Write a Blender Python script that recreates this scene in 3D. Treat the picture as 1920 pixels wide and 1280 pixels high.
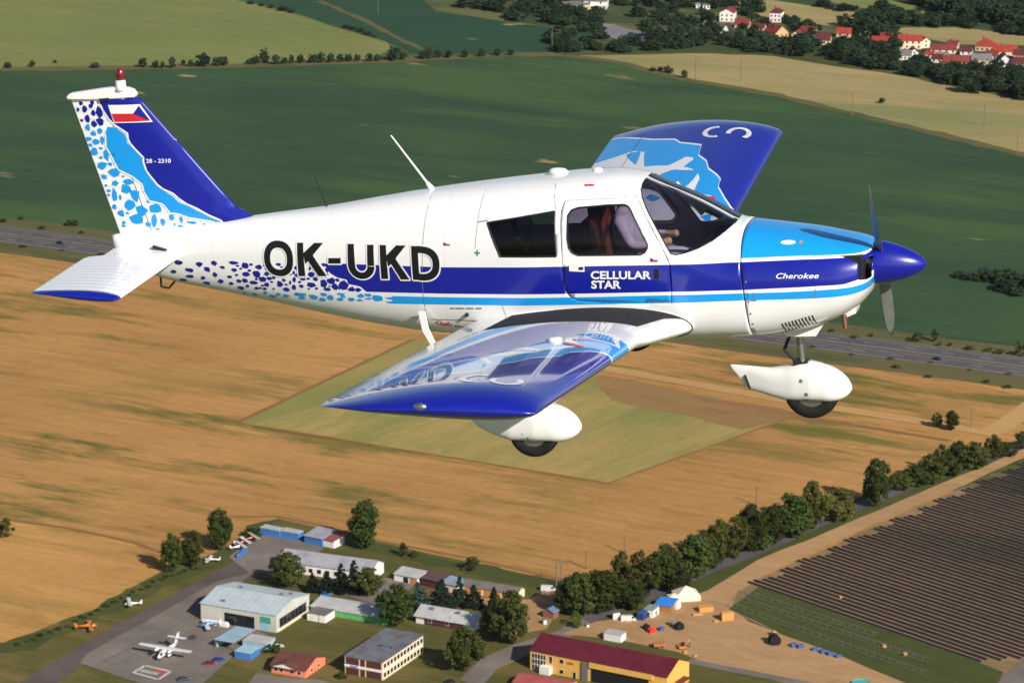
import bpy, bmesh, math, random
from mathutils import Vector, Matrix
from mathutils.bvhtree import BVHTree
from mathutils.geometry import tessellate_polygon

for _o in list(bpy.data.objects):
    bpy.data.objects.remove(_o)
scene = bpy.context.scene
COL = scene.collection
rad = math.radians

# ------------------------------------------------------------------ camera, sky, sun, exposure
CAM_H, CAM_PITCH, FPX = 400.0, -15.5, 6328.0
cam_data = bpy.data.cameras.new('camera')
cam_data.sensor_width = 36.0
cam_data.lens = 36.0 * FPX / 1920.0
cam_data.clip_start = 0.5
cam_data.clip_end = 80000.0
cam_data.dof.use_dof = True
cam_data.dof.focus_distance = 27.0
cam_data.dof.aperture_fstop = 11.0
cam = bpy.data.objects.new('camera', cam_data)
cam.location = (0, 0, CAM_H)
cam.rotation_euler = (rad(90 + CAM_PITCH), 0, 0)
COL.objects.link(cam)
scene.camera = cam

SUN_AZ = Vector((0.57, -0.82, 0)).normalized()      # direction towards the sun, on the ground
SUN_EL = rad(32)
world = bpy.data.worlds.new('World')
scene.world = world
world.use_nodes = True
_nt = world.node_tree
_sky = _nt.nodes.new('ShaderNodeTexSky')
_sky.sky_type = 'NISHITA'
_sky.sun_disc = False
_sky.sun_elevation = SUN_EL
_sky.sun_rotation = math.atan2(SUN_AZ.x, SUN_AZ.y)
_sky.altitude = 500
_sky.dust_density = 1.5
_bg = _nt.nodes['Background']
_bg.inputs['Strength'].default_value = 0.066
_nt.links.new(_sky.outputs['Color'], _bg.inputs['Color'])

sun_data = bpy.data.lights.new('sun', 'SUN')
sun_data.energy = 4.9
sun_data.angle = rad(0.5)
sun_data.color = (1.0, 0.92, 0.81)
sun = bpy.data.objects.new('sun', sun_data)
_to_sun = Vector((SUN_AZ.x * math.cos(SUN_EL), SUN_AZ.y * math.cos(SUN_EL), math.sin(SUN_EL)))
sun.rotation_euler = _to_sun.to_track_quat('Z', 'Y').to_euler()
sun.location = (0, -50, 600)
COL.objects.link(sun)

scene.view_settings.view_transform = 'Standard'
scene.view_settings.look = 'None'
scene.view_settings.gamma = 1.0
scene.view_settings.use_curve_mapping = False
scene.view_settings.exposure = 0.34
scene.render.engine = 'CYCLES'
scene.cycles.max_bounces = 8
scene.cycles.transparent_max_bounces = 12
scene.cycles.use_denoising = True

# ------------------------------------------------------------------ helpers
def G(px, py):
    """ground point (z = 0) seen at a point of the 1920 x 1280 photograph"""
    p = rad(CAM_PITCH)
    c, s = math.cos(p), math.sin(p)
    x, u = (px - 960) / FPX, -(py - 640) / FPX
    d = Vector((x, c - u * s, s + u * c))
    k = -CAM_H / d.z
    return Vector((d.x * k, d.y * k, 0))

def mpp(py):
    """metres per photo pixel, (across, upright) for things standing on the ground at that row"""
    p = G(960, py)
    dist = math.hypot(p.y, CAM_H)
    return dist / FPX, dist / FPX / math.cos(math.atan2(CAM_H, p.y))

def link(o, parent=None):
    COL.objects.link(o)
    if parent is not None:
        o.parent = parent
    return o

def mesh(name, verts, faces, mat, parent=None, smooth=False, midx=None):
    me = bpy.data.meshes.new(name)
    me.from_pydata([tuple(v) for v in verts], [], faces)
    for m in (mat if isinstance(mat, (list, tuple)) else [mat]):
        me.materials.append(m)
    if midx:
        me.polygons.foreach_set('material_index', midx)
    if smooth:
        me.polygons.foreach_set('use_smooth', [True] * len(me.polygons))
    me.update()
    return link(bpy.data.objects.new(name, me), parent)

def bmobj(name, bm, mat, parent=None, smooth=False):
    me = bpy.data.meshes.new(name)
    if smooth:
        for f in bm.faces:
            f.smooth = True
    bm.to_mesh(me)
    bm.free()
    for m in (mat if isinstance(mat, (list, tuple)) else [mat]):
        me.materials.append(m)
    return link(bpy.data.objects.new(name, me), parent)

def tag(o, label=None, cat=None, group=None, kind=None):
    for k, v in (('label', label), ('category', cat), ('group', group), ('kind', kind)):
        if v:
            o[k] = v
    return o

def empty(name, loc=(0, 0, 0), rz=0.0, label=None, cat=None, group=None):
    o = bpy.data.objects.new(name, None)
    o.empty_display_size = 0.5
    o.location = loc
    o.rotation_euler = (0, 0, rz)
    link(o)
    return tag(o, label, cat, group)

def copy_tree(o, parent=None):
    c = o.copy()
    link(c)
    c.parent = parent
    for ch in [k for k in o.children]:
        copy_tree(ch, c)
    return c

class MB:
    """collects simple shapes into one mesh"""
    def __init__(self):
        self.v, self.f = [], []
    def add(self, vs, fs):
        n = len(self.v)
        self.v += [tuple(p) for p in vs]
        self.f += [tuple(i + n for i in q) for q in fs]
        return self
    def box(self, x0, x1, y0, y1, z0, z1):
        return self.add([(x0, y0, z0), (x1, y0, z0), (x1, y1, z0), (x0, y1, z0), (x0, y0, z1), (x1, y0, z1), (x1, y1, z1), (x0, y1, z1)],
                        [(0, 3, 2, 1), (4, 5, 6, 7), (0, 1, 5, 4), (1, 2, 6, 5), (2, 3, 7, 6), (3, 0, 4, 7)])
    def tube(self, p, q, r0, r1=None, n=8):
        p, q = Vector(p), Vector(q)
        r1 = r0 if r1 is None else r1
        a = (q - p).normalized()
        b = a.orthogonal().normalized()
        c = a.cross(b)
        vs = []
        for o, r in ((p, r0), (q, r1)):
            for i in range(n):
                t = 2 * math.pi * i / n
                vs.append(o + (b * math.cos(t) + c * math.sin(t)) * r)
        fs = [(i, (i + 1) % n, n + (i + 1) % n, n + i) for i in range(n)] + [tuple(range(n))[::-1], tuple(range(n, 2 * n))]
        return self.add(vs, fs)
    def prism(self, poly, axis, a, b):
        """polygon of 2-D points swept along an axis from a to b"""
        def P(p, t):
            return {'x': (t, p[0], p[1]), 'y': (p[0], t, p[1]), 'z': (p[0], p[1], t)}[axis]
        n = len(poly)
        vs = [P(p, a) for p in poly] + [P(p, b) for p in poly]
        return self.add(vs, [(i, (i + 1) % n, n + (i + 1) % n, n + i) for i in range(n)] + [tuple(range(n))[::-1], tuple(range(n, 2 * n))])
    def rings(self, rings, cap=True, closed=True):
        n = len(rings[0])
        vs = [p for r in rings for p in r]
        fs = []
        for i in range(len(rings) - 1):
            for j in range(n if closed else n - 1):
                k = (j + 1) % n
                fs.append((i * n + j, i * n + k, (i + 1) * n + k, (i + 1) * n + j))
        if cap:
            fs += [tuple(range(n))[::-1], tuple(range((len(rings) - 1) * n, len(rings) * n))]
        return self.add(vs, fs)
    def build(self, name, mat, parent=None, smooth=False, fix=True):
        o = mesh(name, self.v, self.f, mat, parent, smooth)
        if fix:
            bm = bmesh.new()
            bm.from_mesh(o.data)
            bmesh.ops.recalc_face_normals(bm, faces=bm.faces)
            bm.to_mesh(o.data)
            bm.free()
            if smooth:
                o.data.polygons.foreach_set('use_smooth', [True] * len(o.data.polygons))
        return o

# ------------------------------------------------------------------ materials
def srgb(r, g, b):
    f = lambda c: (c / 255 / 12.92) if c / 255 <= 0.04045 else ((c / 255 + 0.055) / 1.055) ** 2.4
    return (f(r), f(g), f(b), 1.0)

def rgb(*c):
    return (c[0], c[1], c[2], 1.0)

class NT:
    """small wrapper to write node trees briefly"""
    def __init__(self, name):
        self.m = bpy.data.materials.new(name)
        self.m.use_nodes = True
        self.t = self.m.node_tree
        self.b = self.t.nodes['Principled BSDF']
        self.out = self.t.nodes['Material Output']
    def n(self, kind, **kw):
        nd = self.t.nodes.new('ShaderNode' + kind)
        for k, v in kw.items():
            if k == 'inp':
                for i, val in v.items():
                    if isinstance(val, bpy.types.NodeSocket):
                        self.t.links.new(val, nd.inputs[i])
                    else:
                        nd.inputs[i].default_value = val
            else:
                setattr(nd, k, v)
        return nd
    def math(self, op, a, b=None, c=None):
        nd = self.n('Math', operation=op)
        for i, v in enumerate((a, b, c)):
            if v is None:
                continue
            if isinstance(v, bpy.types.NodeSocket):
                self.t.links.new(v, nd.inputs[i])
            else:
                nd.inputs[i].default_value = v
        return nd.outputs[0]
    def mix(self, fac, a, b, blend='MIX'):
        nd = self.n('Mix', data_type='RGBA', blend_type=blend)
        for i, v in ((0, fac), (6, a), (7, b)):
            if isinstance(v, bpy.types.NodeSocket):
                self.t.links.new(v, nd.inputs[i])
            else:
                nd.inputs[i].default_value = v
        return nd.outputs[2]
    def ramp(self, fac, lo, hi):
        return self.n('MapRange', clamp=True, inp={0: fac, 1: lo, 2: hi}).outputs[0]
    def obj(self):
        return self.n('TexCoord').outputs['Object']
    def sep(self, v):
        return self.n('SeparateXYZ', inp={0: v}).outputs
    def map(self, v, loc=(0, 0, 0), rot=(0, 0, 0), scale=(1, 1, 1)):
        return self.n('Mapping', inp={0: v, 1: loc, 2: rot, 3: scale}).outputs[0]
    def noise(self, v, scale, detail=4, rough=0.55, out=0):
        return self.n('TexNoise', inp={'Vector': v, 'Scale': scale, 'Detail': detail, 'Roughness': rough}).outputs[out]
    def curve(self, x, pts, x0, x1, y0, y1):
        """piecewise-linear function of x through pts, as a float curve"""
        t = self.n('MapRange', clamp=True, inp={0: x, 1: x0, 2: x1}).outputs[0]
        nd = self.n('FloatCurve')
        cv = nd.mapping.curves[0]
        P = sorted(((p[0] - x0) / (x1 - x0), (p[1] - y0) / (y1 - y0)) for p in pts)
        cv.points[0].location = (P[0][0], P[0][1])
        cv.points[1].location = (P[-1][0], P[-1][1])
        for p in P[1:-1]:
            cv.points.new(p[0], p[1])
        for p in cv.points:
            p.handle_type = 'VECTOR'
        nd.mapping.update()
        self.t.links.new(t, nd.inputs['Value'])
        return self.math('MULTIPLY_ADD', nd.outputs[0], y1 - y0, y0)
    def set(self, col=None, rough=None, metal=None, spec=None, coat=None, coat_rough=0.04, normal=None):
        for k, v in (('Base Color', col), ('Roughness', rough), ('Metallic', metal), ('Specular IOR Level', spec), ('Coat Weight', coat), ('Normal', normal)):
            if v is None:
                continue
            if isinstance(v, bpy.types.NodeSocket):
                self.t.links.new(v, self.b.inputs[k])
            else:
                self.b.inputs[k].default_value = v
        if coat is not None:
            self.b.inputs['Coat Roughness'].default_value = coat_rough
        return self.m
    def bump(self, h, strength=0.3, dist=0.1):
        return self.n('Bump', inp={'Strength': strength, 'Distance': dist, 'Height': h}).outputs[0]

_flat = {}
def flat(name, col, rough=0.6, metal=0.0, var=0.12, scale=0.8, spec=0.3):
    """plain painted or bare surface with a little uneven wear"""
    if name in _flat:
        return _flat[name]
    t = NT(name)
    n = t.noise(t.obj(), scale, 5, 0.6)
    f = t.ramp(n, 0.3, 0.7)
    dark = tuple(c * (1 - var) for c in col[:3]) + (1,)
    lite = tuple(min(1, c * (1 + var * 0.6)) for c in col[:3]) + (1,)
    _flat[name] = t.set(t.mix(f, dark, lite), rough, metal, spec)
    return _flat[name]
# ------------------------------------------------------------------ ground, fields, roads
def gcol(r, g, b, k=1.22):
    c = srgb(r, g, b)
    return (c[0] / k, c[1] / k, c[2] / k, 1.0)

def ground_dir(a, b):
    d = G(*b) - G(*a)
    return math.atan2(d.y, d.x)

def field_mat(name, base, alt, ang, ln=70, wd=5, patch=None, patch_amt=.0, patch_scale=.012, patch_lo=.52, rows=None, row_amt=.12, spots=None, mott=.5, blotch=0.0):
    """crop or stubble: streaks along the working direction, fine mottle, weedy patches"""
    t = NT(name)
    o = t.obj()
    r1 = t.map(o, rot=(0, 0, -ang))
    wob = t.noise(o, .012, 3, .5, 1)
    r1 = t.n('VectorMath', operation='MULTIPLY_ADD', inp={0: wob, 1: (14, 14, 0), 2: r1}).outputs[0]
    v1 = t.map(r1, scale=(1 / ln, 1 / wd, 1))
    s = t.noise(v1, 1.0, 6, .68)
    s2 = t.noise(t.map(r1, loc=(31, 7, 0), scale=(1 / (ln * .45), 1 / (wd * .42), 1)), 1.0, 5, .7)
    fine = t.noise(t.map(r1, scale=(1 / 6, 1 / 1.5, 1)), 1.0, 5, .75)
    big = t.noise(o, .006, 5, .6)
    f = t.math('ADD', t.math('MULTIPLY', t.ramp(s, .34, .66), .4), t.math('MULTIPLY', t.ramp(big, .38, .62), .35))
    f = t.math('ADD', f, t.math('MULTIPLY', t.ramp(s2, .35, .65), .25))
    col = t.mix(f, base, alt)
    col = t.mix(t.math('MULTIPLY', t.ramp(fine, .35, .72), mott), col, t.mix(.5, col, (0.02, 0.015, 0.01, 1)))
    if rows:
        y = t.sep(r1)[1]
        w = t.math('ABSOLUTE', t.math('SINE', t.math('MULTIPLY', y, math.pi / rows)))
        line = t.math('MULTIPLY', t.ramp(w, .25, .02), row_amt)
        col = t.mix(line, col, t.mix(.5, col, (.03, .03, .02, 1)))
    if blotch:
        p = t.noise(t.map(r1, loc=(5, 50, 0), scale=(.03, .075, 1)), 1.0, 6, .7)
        p2 = t.noise(t.map(o, loc=(900, 20, 0)), .004, 3, .5)
        col = t.mix(t.math('MULTIPLY', t.math('MULTIPLY', t.ramp(p, .54, .68), t.ramp(p2, .42, .6)), blotch), col, t.mix(.55, col, (.05, .025, .01, 1)))
    if patch:
        p = t.noise(t.map(r1, scale=(patch_scale * .35, patch_scale * 1.6, 1)), 1.0, 8, .72)
        p2 = t.noise(t.map(o, loc=(300, 700, 0)), .0042, 3, .5)
        pf = t.math('MULTIPLY', t.math('MULTIPLY', t.ramp(p, patch_lo, patch_lo + .11), t.ramp(p2, .36, .56)), patch_amt)
        col = t.mix(pf, col, patch)
    if spots:
        p = t.noise(t.map(r1, scale=(.018, .05, 1)), 1.0, 3, .5)
        p2 = t.noise(o, .0035, 2, .5)
        pf = t.math('MULTIPLY', t.ramp(p, .69, .73), t.ramp(p2, .45, .6))
        col = t.mix(pf, col, spots)
    h = t.noise(t.map(r1, scale=(1 / 3, 1 / 1.2, 1)), 1.0, 4, .7)
    return t.set(col, .95, 0, .1, None, .04, t.bump(h, .45, .6))

_jr = random.Random(5)
def sheet(name, pts, z, mat, jit=1.0, step=14.0, px=True, kind='structure', label=None):
    P = [G(*p) for p in pts] if px else [Vector((p[0], p[1], 0)) for p in pts]
    out = []
    n = len(P)
    for i in range(n):
        a, b = P[i], P[(i + 1) % n]
        m = max(1, int((b - a).length / step))
        for k in range(m):
            q = a.lerp(b, k / m)
            out.append(Vector((q.x + _jr.uniform(-jit, jit), q.y + _jr.uniform(-jit, jit), z)))
    tri = tessellate_polygon([out])
    o = mesh(name, out, [tuple(t) for t in tri], mat)
    bm = bmesh.new(); bm.from_mesh(o.data)
    for f in bm.faces:
        if f.normal.z < 0:
            f.normal_flip()
    bm.to_mesh(o.data); bm.free()
    return tag(o, label, None, None, kind)

def strip_pts(line, w):
    """polygon round a polyline (ground points), w metres wide"""
    L, R = [], []
    for i, p in enumerate(line):
        d = (line[min(i + 1, len(line) - 1)] - line[max(i - 1, 0)]).normalized()
        q = Vector((-d.y, d.x, 0)) * w / 2
        L.append(p + q); R.append(p - q)
    return [(p.x, p.y) for p in L + R[::-1]]

A_HW = ground_dir((0, 440), (1920, 690))
A_ST = ground_dir((0, 780), (700, 900))
M_base = field_mat('far_farmland', gcol(92, 104, 66), gcol(120, 118, 74), A_HW, 180, 30, gcol(52, 74, 52), .8, .004)
M_stub = field_mat('stubble_field', gcol(208, 160, 98), gcol(170, 124, 72), A_ST, 110, 5, gcol(96, 100, 46), .9, .024, .495, 7, .34, mott=.5, blotch=.75)
M_stub2 = field_mat('pale_stubble', gcol(216, 168, 102), gcol(184, 136, 78), A_ST, 80, 4, gcol(126, 116, 58), .6, .02, .53, 5, .32, mott=.42, blotch=.45)
M_quad = field_mat('thin_crop', gcol(192, 162, 102), gcol(158, 146, 88), ground_dir((1140, 905), (1495, 778)), 60, 14, gcol(128, 132, 74), .85, .016, .42, 6, .2, mott=.34, blotch=.4)
M_brown = field_mat('bare_brown_strip', gcol(172, 130, 86), gcol(146, 114, 74), A_ST, 50, 6, gcol(140, 132, 78), .5, .012, .5, mott=.35, blotch=.6)
M_green = field_mat('dense_green_crop', gcol(46, 74, 54), gcol(66, 94, 64), A_HW, 120, 14, gcol(78, 104, 58), .6, .008, .46, 21, .25, spots=gcol(165, 145, 100), mott=.5)
M_greenf = field_mat('far_green_crop', gcol(40, 72, 56), gcol(56, 88, 62), A_HW + .25, 160, 18, gcol(84, 100, 66), .6, .005, .55, spots=gcol(165, 150, 115), mott=.3)
M_olive = field_mat('ripening_crop', gcol(136, 142, 84), gcol(114, 126, 74), A_HW, 160, 10, gcol(156, 144, 94), .6, .008, .48, 24, .2, mott=.3)
M_tan = field_mat('ripe_grain', gcol(182, 162, 112), gcol(156, 144, 98), A_HW + .1, 120, 12, gcol(128, 134, 86), .8, .009, .46, 20, .2, mott=.3)
M_grass = field_mat('mown_grass', gcol(112, 102, 56), gcol(80, 86, 44), A_ST, 12, 6, gcol(138, 118, 72), .75, .03, .46, mott=.5)
M_rough = field_mat('rough_grass', gcol(64, 78, 40), gcol(90, 94, 50), A_ST, 14, 5, gcol(116, 106, 62), .6, .03, .5, mott=.6)
M_verge = field_mat('dry_verge', gcol(120, 108, 74), gcol(96, 96, 62), A_HW, 60, 4, gcol(70, 84, 48), .7, .03, .5, mott=.45)
M_vill = field_mat('village_green', gcol(56, 76, 50), gcol(78, 92, 58), A_HW, 40, 14, gcol(128, 120, 80), .7, .014, .5, mott=.5)
M_dirt = field_mat('bare_earth', gcol(200, 162, 118), gcol(172, 136, 96), A_ST, 22, 6, gcol(140, 114, 78), .65, .03, .5, mott=.42, blotch=.5)
M_solg = field_mat('solar_park_ground', gcol(176, 142, 108), gcol(126, 106, 74), A_ST, 20, 6, gcol(70, 80, 42), .9, .014, .45, mott=.45)
M_track = field_mat('field_track', gcol(208, 168, 112), gcol(180, 140, 92), A_ST, 40, 2, mott=.25)
M_darkline = field_mat('plough_line', gcol(138, 104, 66), gcol(158, 118, 76), A_ST, 40, 2, mott=.3)

def asphalt(name, c1, c2, scale=.06):
    t = NT(name)
    o = t.obj()
    col = t.mix(t.ramp(t.noise(o, scale, 6, .65), .35, .68), c1, c2)
    col = t.mix(t.math('MULTIPLY', t.ramp(t.noise(o, scale * 9, 5, .7), .4, .75), .35), col, c1)
    return t.set(col, .9, 0, .2)
M_road = asphalt('asphalt', gcol(84, 80, 86), gcol(104, 98, 102))
M_apron = asphalt('apron_concrete', gcol(112, 104, 98), gcol(140, 130, 121), .05)
M_taxi = asphalt('dark_asphalt', gcol(88, 78, 76), gcol(112, 100, 94), .05)
M_lane = flat('road_paint', rgb(.5, .49, .47), .7, 0, .2, .3)

gr = mesh('ground', [(-40000, -40000, 0), (40000, -40000, 0), (40000, 60000, 0), (-40000, 60000, 0)], [(0, 1, 2, 3)], M_base)
gr['kind'] = 'structure'

sheet('stubble_field', [(-900, 330), (3200, 843), (3600, 1000), (2100, 1700), (-500, 1700), (-700, 900)], .05, M_stub, 0)
sheet('stubble_field', [(-300, 1240), (0, 1205), (180, 1140), (300, 1072), (285, 1042), (250, 1018), (120, 992), (0, 972), (-500, 900), (-600, 1240)], .10, M_stub2, 1)
sheet('thin_crop_field', [(445, 793), (775, 636), (1130, 703), (1495, 778), (1140, 906)], .12, M_quad, 1.6, 7)
sheet('brown_strip', [(1130, 703), (1495, 778), (1400, 806), (1330, 792), (1150, 748), (1110, 720)], .16, M_brown, 3)
sheet('stubble_field', [(1500, 655), (1920, 742), (2300, 830), (2300, 700), (1920, 700), (1520, 625)], .14, M_stub2, .5)
sheet('green_field', [(-900, 235), (-900, 295), (0, 412), (1920, 652), (3000, 790), (3000, 580), (1920, 291), (1600, 215), (1450, 178), (1290, 152), (1150, 116), (1060, 104), (960, 104), (720, 116), (430, 126), (0, 131)], .12, M_green, 1.5, 40)
sheet('ripening_field', [(-900, -60), (300, -90), (440, 0), (560, 32), (720, 78), (735, 90), (700, 112), (430, 124), (0, 130), (-900, 225)], .10, M_olive, 1.5, 40)
sheet('far_green_field', [(430, -8), (560, 28), (735, 82), (780, 100), (960, 101), (1060, 100), (1120, 94), (1110, 62), (960, 42), (820, 20), (740, -40), (300, -100)], .14, M_greenf, 2, 40)
sheet('grain_field', [(1060, 104), (1100, 101), (1370, 99), (1440, 104), (1560, 125), (1700, 143), (1760, 152), (1920, 186), (2600, 330), (2600, 470), (1920, 290), (1600, 213), (1450, 176), (1290, 150), (1150, 115)], .14, M_tan, 1.5, 40)
sheet('village_green', [(820, -60), (960, 40), (1110, 62), (1120, 98), (1370, 98), (1440, 103), (1560, 124), (1700, 142), (1760, 151), (1920, 185), (2600, 325), (2600, -100)], .11, M_vill, 2, 40)
sheet('grain_field', [(1375, -4), (1450, 2), (1600, 24), (1640, 40), (1600, 52), (1480, 42), (1400, 22)], .16, M_tan, 2, 30)
sheet('grain_field', [(1500, -20), (1640, -5), (1830, 34), (1800, 42), (1700, 28), (1560, 6)], .16, M_olive, 2, 30)
sheet('grain_field', [(1668, 53), (1800, 53), (1920, 68), (2200, 100), (2200, 130), (1920, 86), (1800, 84), (1700, 66)], .16, M_tan, 2, 30)
sheet('yard', [(1128, 44), (1150, 46), (1250, 76), (1180, 80), (1130, 66)], .17, asphalt('village_yard', gcol(128, 124, 132), gcol(146, 142, 146), .02), 1)

# highway: verge, two carriageways, median, edge lines
h0, h1 = G(-900, 440 - 900 * 250 / 1920), G(3000, 440 + 3000 * 250 / 1920)
hd = (h1 - h0).normalized()
hq = Vector((-hd.y, hd.x, 0))
def hwy(name, off, w, z, mat, jit=0):
    a, b = h0 + hq * off, h1 + hq * off
    return sheet(name, [(p.x, p.y) for p in (a - hq * w / 2, b - hq * w / 2, b + hq * w / 2, a + hq * w / 2)], z, mat, jit, 40, px=False)
hwy('road_verge', 0, 62, .18, M_verge, 2)
hwy('highway', 7.0, 10.2, .24, M_road)
hwy('highway', -7.0, 10.2, .24, M_road)
hwy('median_strip', 0, 3.6, .22, M_verge, .3)
for off in (2.4, 11.6, -2.4, -11.6):
    hwy('edge_line', off, .2, .26, M_lane)
mb = MB()
for off in (7.0, -7.0):
    k = 0.0
    while k < (h1 - h0).length:
        a = h0 + hd * k + hq * off
        b = a + hd * 6
        n = hq * .12
        mb.add([a - n + Vector((0, 0, .27)), b - n + Vector((0, 0, .27)), b + n + Vector((0, 0, .27)), a + n + Vector((0, 0, .27))], [(0, 1, 2, 3)])
        k += 18
tag(mb.build('lane_dashes', M_lane, fix=False), kind='structure')
M_rail = flat('galvanised_steel', rgb(.38, .39, .40), .45, .7, .2, .5)
for off, lb in ((13.4, 'galvanised guard rail along the far edge of the highway'), (0.0, 'galvanised guard rail on the highway median'), (-13.4, 'galvanised guard rail along the near edge of the highway')):
    e = empty('guard_rail', h0 + hq * off, math.atan2(hd.y, hd.x), lb, 'guard rail')
    L = (h1 - h0).length
    MB().box(0, L, -.05, .05, .45, .78).build('rail', M_rail, e)
    mb = MB()
    for k in range(0, int(L), 6):
        mb.box(k, k + .12, -.1, .0, 0, .6)
    tag(mb.build('rail_posts', M_rail, e), kind='stuff')

# field tracks and lines
def track(name, pts, w, z, mat, jit=.3):
    return sheet(name, strip_pts([G(*p) for p in pts], w), z, mat, jit, 10, px=False)
track('field_track', [(1120, 688), (1480, 752), (1700, 786), (1850, 812), (1920, 780), (2000, 748)], 8, .20, M_track)
track('field_track', [(1850, 812), (1880, 800), (1960, 742)], 10, .21, M_track)
track('plough_line', [(1300, 745), (1560, 790), (1780, 826)], 3, .19, M_darkline)
track('plough_line', [(-60, 962), (0, 971), (130, 990), (255, 1018), (300, 1035)], 2.0, .19, M_darkline)
track('plough_line', [(440, 968), (520, 968), (600, 984), (700, 1012), (880, 1046), (1060, 1088)], 2.0, .19, M_darkline)
track('field_margin', [(445, 793), (775, 636)], 2.2, .21, M_darkline)
track('field_margin', [(445, 793), (1140, 906), (1495, 778)], 1.8, .21, M_darkline)
track('field_margin', [(0, 131), (430, 125), (720, 115), (960, 103), (1060, 103)], 14, .18, M_verge, 2)
track('field_margin', [(1060, 104), (1150, 116), (1290, 151), (1450, 177), (1600, 214), (1920, 291), (2300, 390)], 9, .20, M_verge, 1.5)
track('farm_track', [(600, 3), (690, 42), (760, 80), (800, 96)], 5, .19, M_verge, 1)
track('farm_track', [(1060, 103), (1300, 98), (1480, 104), (1700, 141), (1920, 185)], 9, .19, M_rough, 1.5)

# airfield ground
sheet('airfield_grass', [(-400, 1260), (0, 1206), (180, 1141), (300, 1075), (430, 1025), (470, 985), (520, 972), (640, 998), (720, 1020), (880, 1055), (1060, 1092), (1200, 1100), (1400, 1060), (1500, 1300), (1500, 1700), (-500, 1700)], .24, M_grass, 1)
sheet('rough_grass', [(0, 1206), (60, 1190), (180, 1140), (300, 1075), (440, 1022), (470, 985), (520, 975), (500, 1000), (440, 1040), (330, 1095), (190, 1160), (60, 1215), (-100, 1240), (-150, 1230)], .30, M_rough, 2, 5)
sheet('rough_grass', [(640, 1000), (720, 1022), (880, 1057), (1060, 1094), (1040, 1110), (880, 1075), (740, 1045), (660, 1030)], .30, M_rough, 2, 5)
sheet('taxiway', [(20, 1290), (160, 1205), (300, 1130), (440, 1052), (470, 1040), (530, 1050), (520, 1080), (430, 1092), (330, 1145), (180, 1230), (80, 1300)], .34, M_taxi, .2)
sheet('apron', [(160, 1228), (330, 1135), (410, 1090), (470, 1075), (400, 1150), (500, 1190), (440, 1230), (360, 1300), (330, 1300), (240, 1275), (150, 1245)], .38, M_apron, .3)
sheet('apron', [(430, 1045), (490, 1000), (560, 1008), (610, 1030), (540, 1065), (470, 1078)], .40, M_apron, .3)
sheet('service_road', [(600, 1120), (700, 1085), (790, 1085), (760, 1110), (720, 1140), (640, 1115)], .34, M_apron, .5)
sheet('service_road', [(860, 1275), (905, 1235), (960, 1210), (1040, 1185), (1090, 1160), (1120, 1175), (1000, 1225), (930, 1255), (900, 1290)], .34, M_apron, .5)
sheet('service_road', [(860, 1120), (990, 1125), (1040, 1100), (1060, 1130), (1020, 1180), (960, 1190), (930, 1140)], .33, M_dirt, .8)
sheet('service_road', [(460, 1290), (480, 1262), (520, 1270), (600, 1275), (650, 1290)], .34, M_apron, .3)
sheet('dirt_yard', [(1050, 1190), (1120, 1165), (1200, 1155), (1260, 1130), (1330, 1105), (1385, 1075), (1410, 1085), (1385, 1110), (1370, 1140), (1400, 1165), (1470, 1190), (1560, 1222), (1690, 1278), (1760, 1310), (1560, 1310), (1420, 1268), (1330, 1246), (1270, 1225), (1160, 1200)], .36, M_dirt, .8)
sheet('dirt_track', [(1330, 1108), (1420, 1052), (1560, 995), (1700, 935), (1800, 893), (1890, 856), (2000, 812), (2010, 824), (1900, 868), (1810, 910), (1690, 962), (1570, 1016), (1440, 1075), (1390, 1110)], .40, M_dirt, .5)
track('avenue_road', [(1000, 1215), (1130, 1150), (1230, 1112), (1330, 1068), (1440, 1025), (1520, 988), (1620, 945), (1720, 905), (1830, 868), (1950, 828), (2200, 740)], 6.5, .32, M_road)
track('avenue_verge', [(1230, 1120), (1330, 1078), (1440, 1034), (1560, 985), (1700, 925), (1830, 880), (1960, 832)], 22, .28, M_rough, 1)
track('service_road', [(1290, 1240), (1400, 1262), (1520, 1285), (1640, 1310)], 4.5, .40, M_apron, .2)
sheet('solar_park_ground', [(1395, 1090), (1440, 1078), (1570, 1020), (1690, 965), (1810, 913), (1900, 872), (2100, 790), (2600, 900), (2300, 1400), (1780, 1320), (1690, 1280), (1560, 1226), (1470, 1192), (1360, 1142)], .32, M_solg, .6)
sheet('rough_grass', [(1362, 1142), (1420, 1100), (1600, 1160), (1760, 1216), (1880, 1262), (1860, 1300), (1760, 1308), (1690, 1279), (1560, 1225), (1470, 1191)], .44, M_rough, .8)
sheet('service_road', [(1850, 1300), (1925, 1232), (2000, 1190), (2040, 1210), (1920, 1310)], .46, M_apron, .3)
# painted frame on the apron
q = [G(250, 1262), G(272, 1249), G(320, 1260), G(297, 1275)]
for k in range(4):
    a, b = q[k], q[(k + 1) % 4]
    sheet('apron_marking', strip_pts([a, b], 1.0), .43, M_lane, 0, px=False)
sheet('apron_marking', [(266, 1256), (300, 1263), (294, 1267), (260, 1260)], .43, asphalt('faded_paint', gcol(150, 146, 142), gcol(205, 200, 195), .8), 0)
sheet('apron_marking', [(294, 1257), (312, 1261), (305, 1265), (290, 1261)], .45, flat('red_apron_paint', gcol(205, 80, 50), .8, 0, .2, .5), 0)

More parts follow.
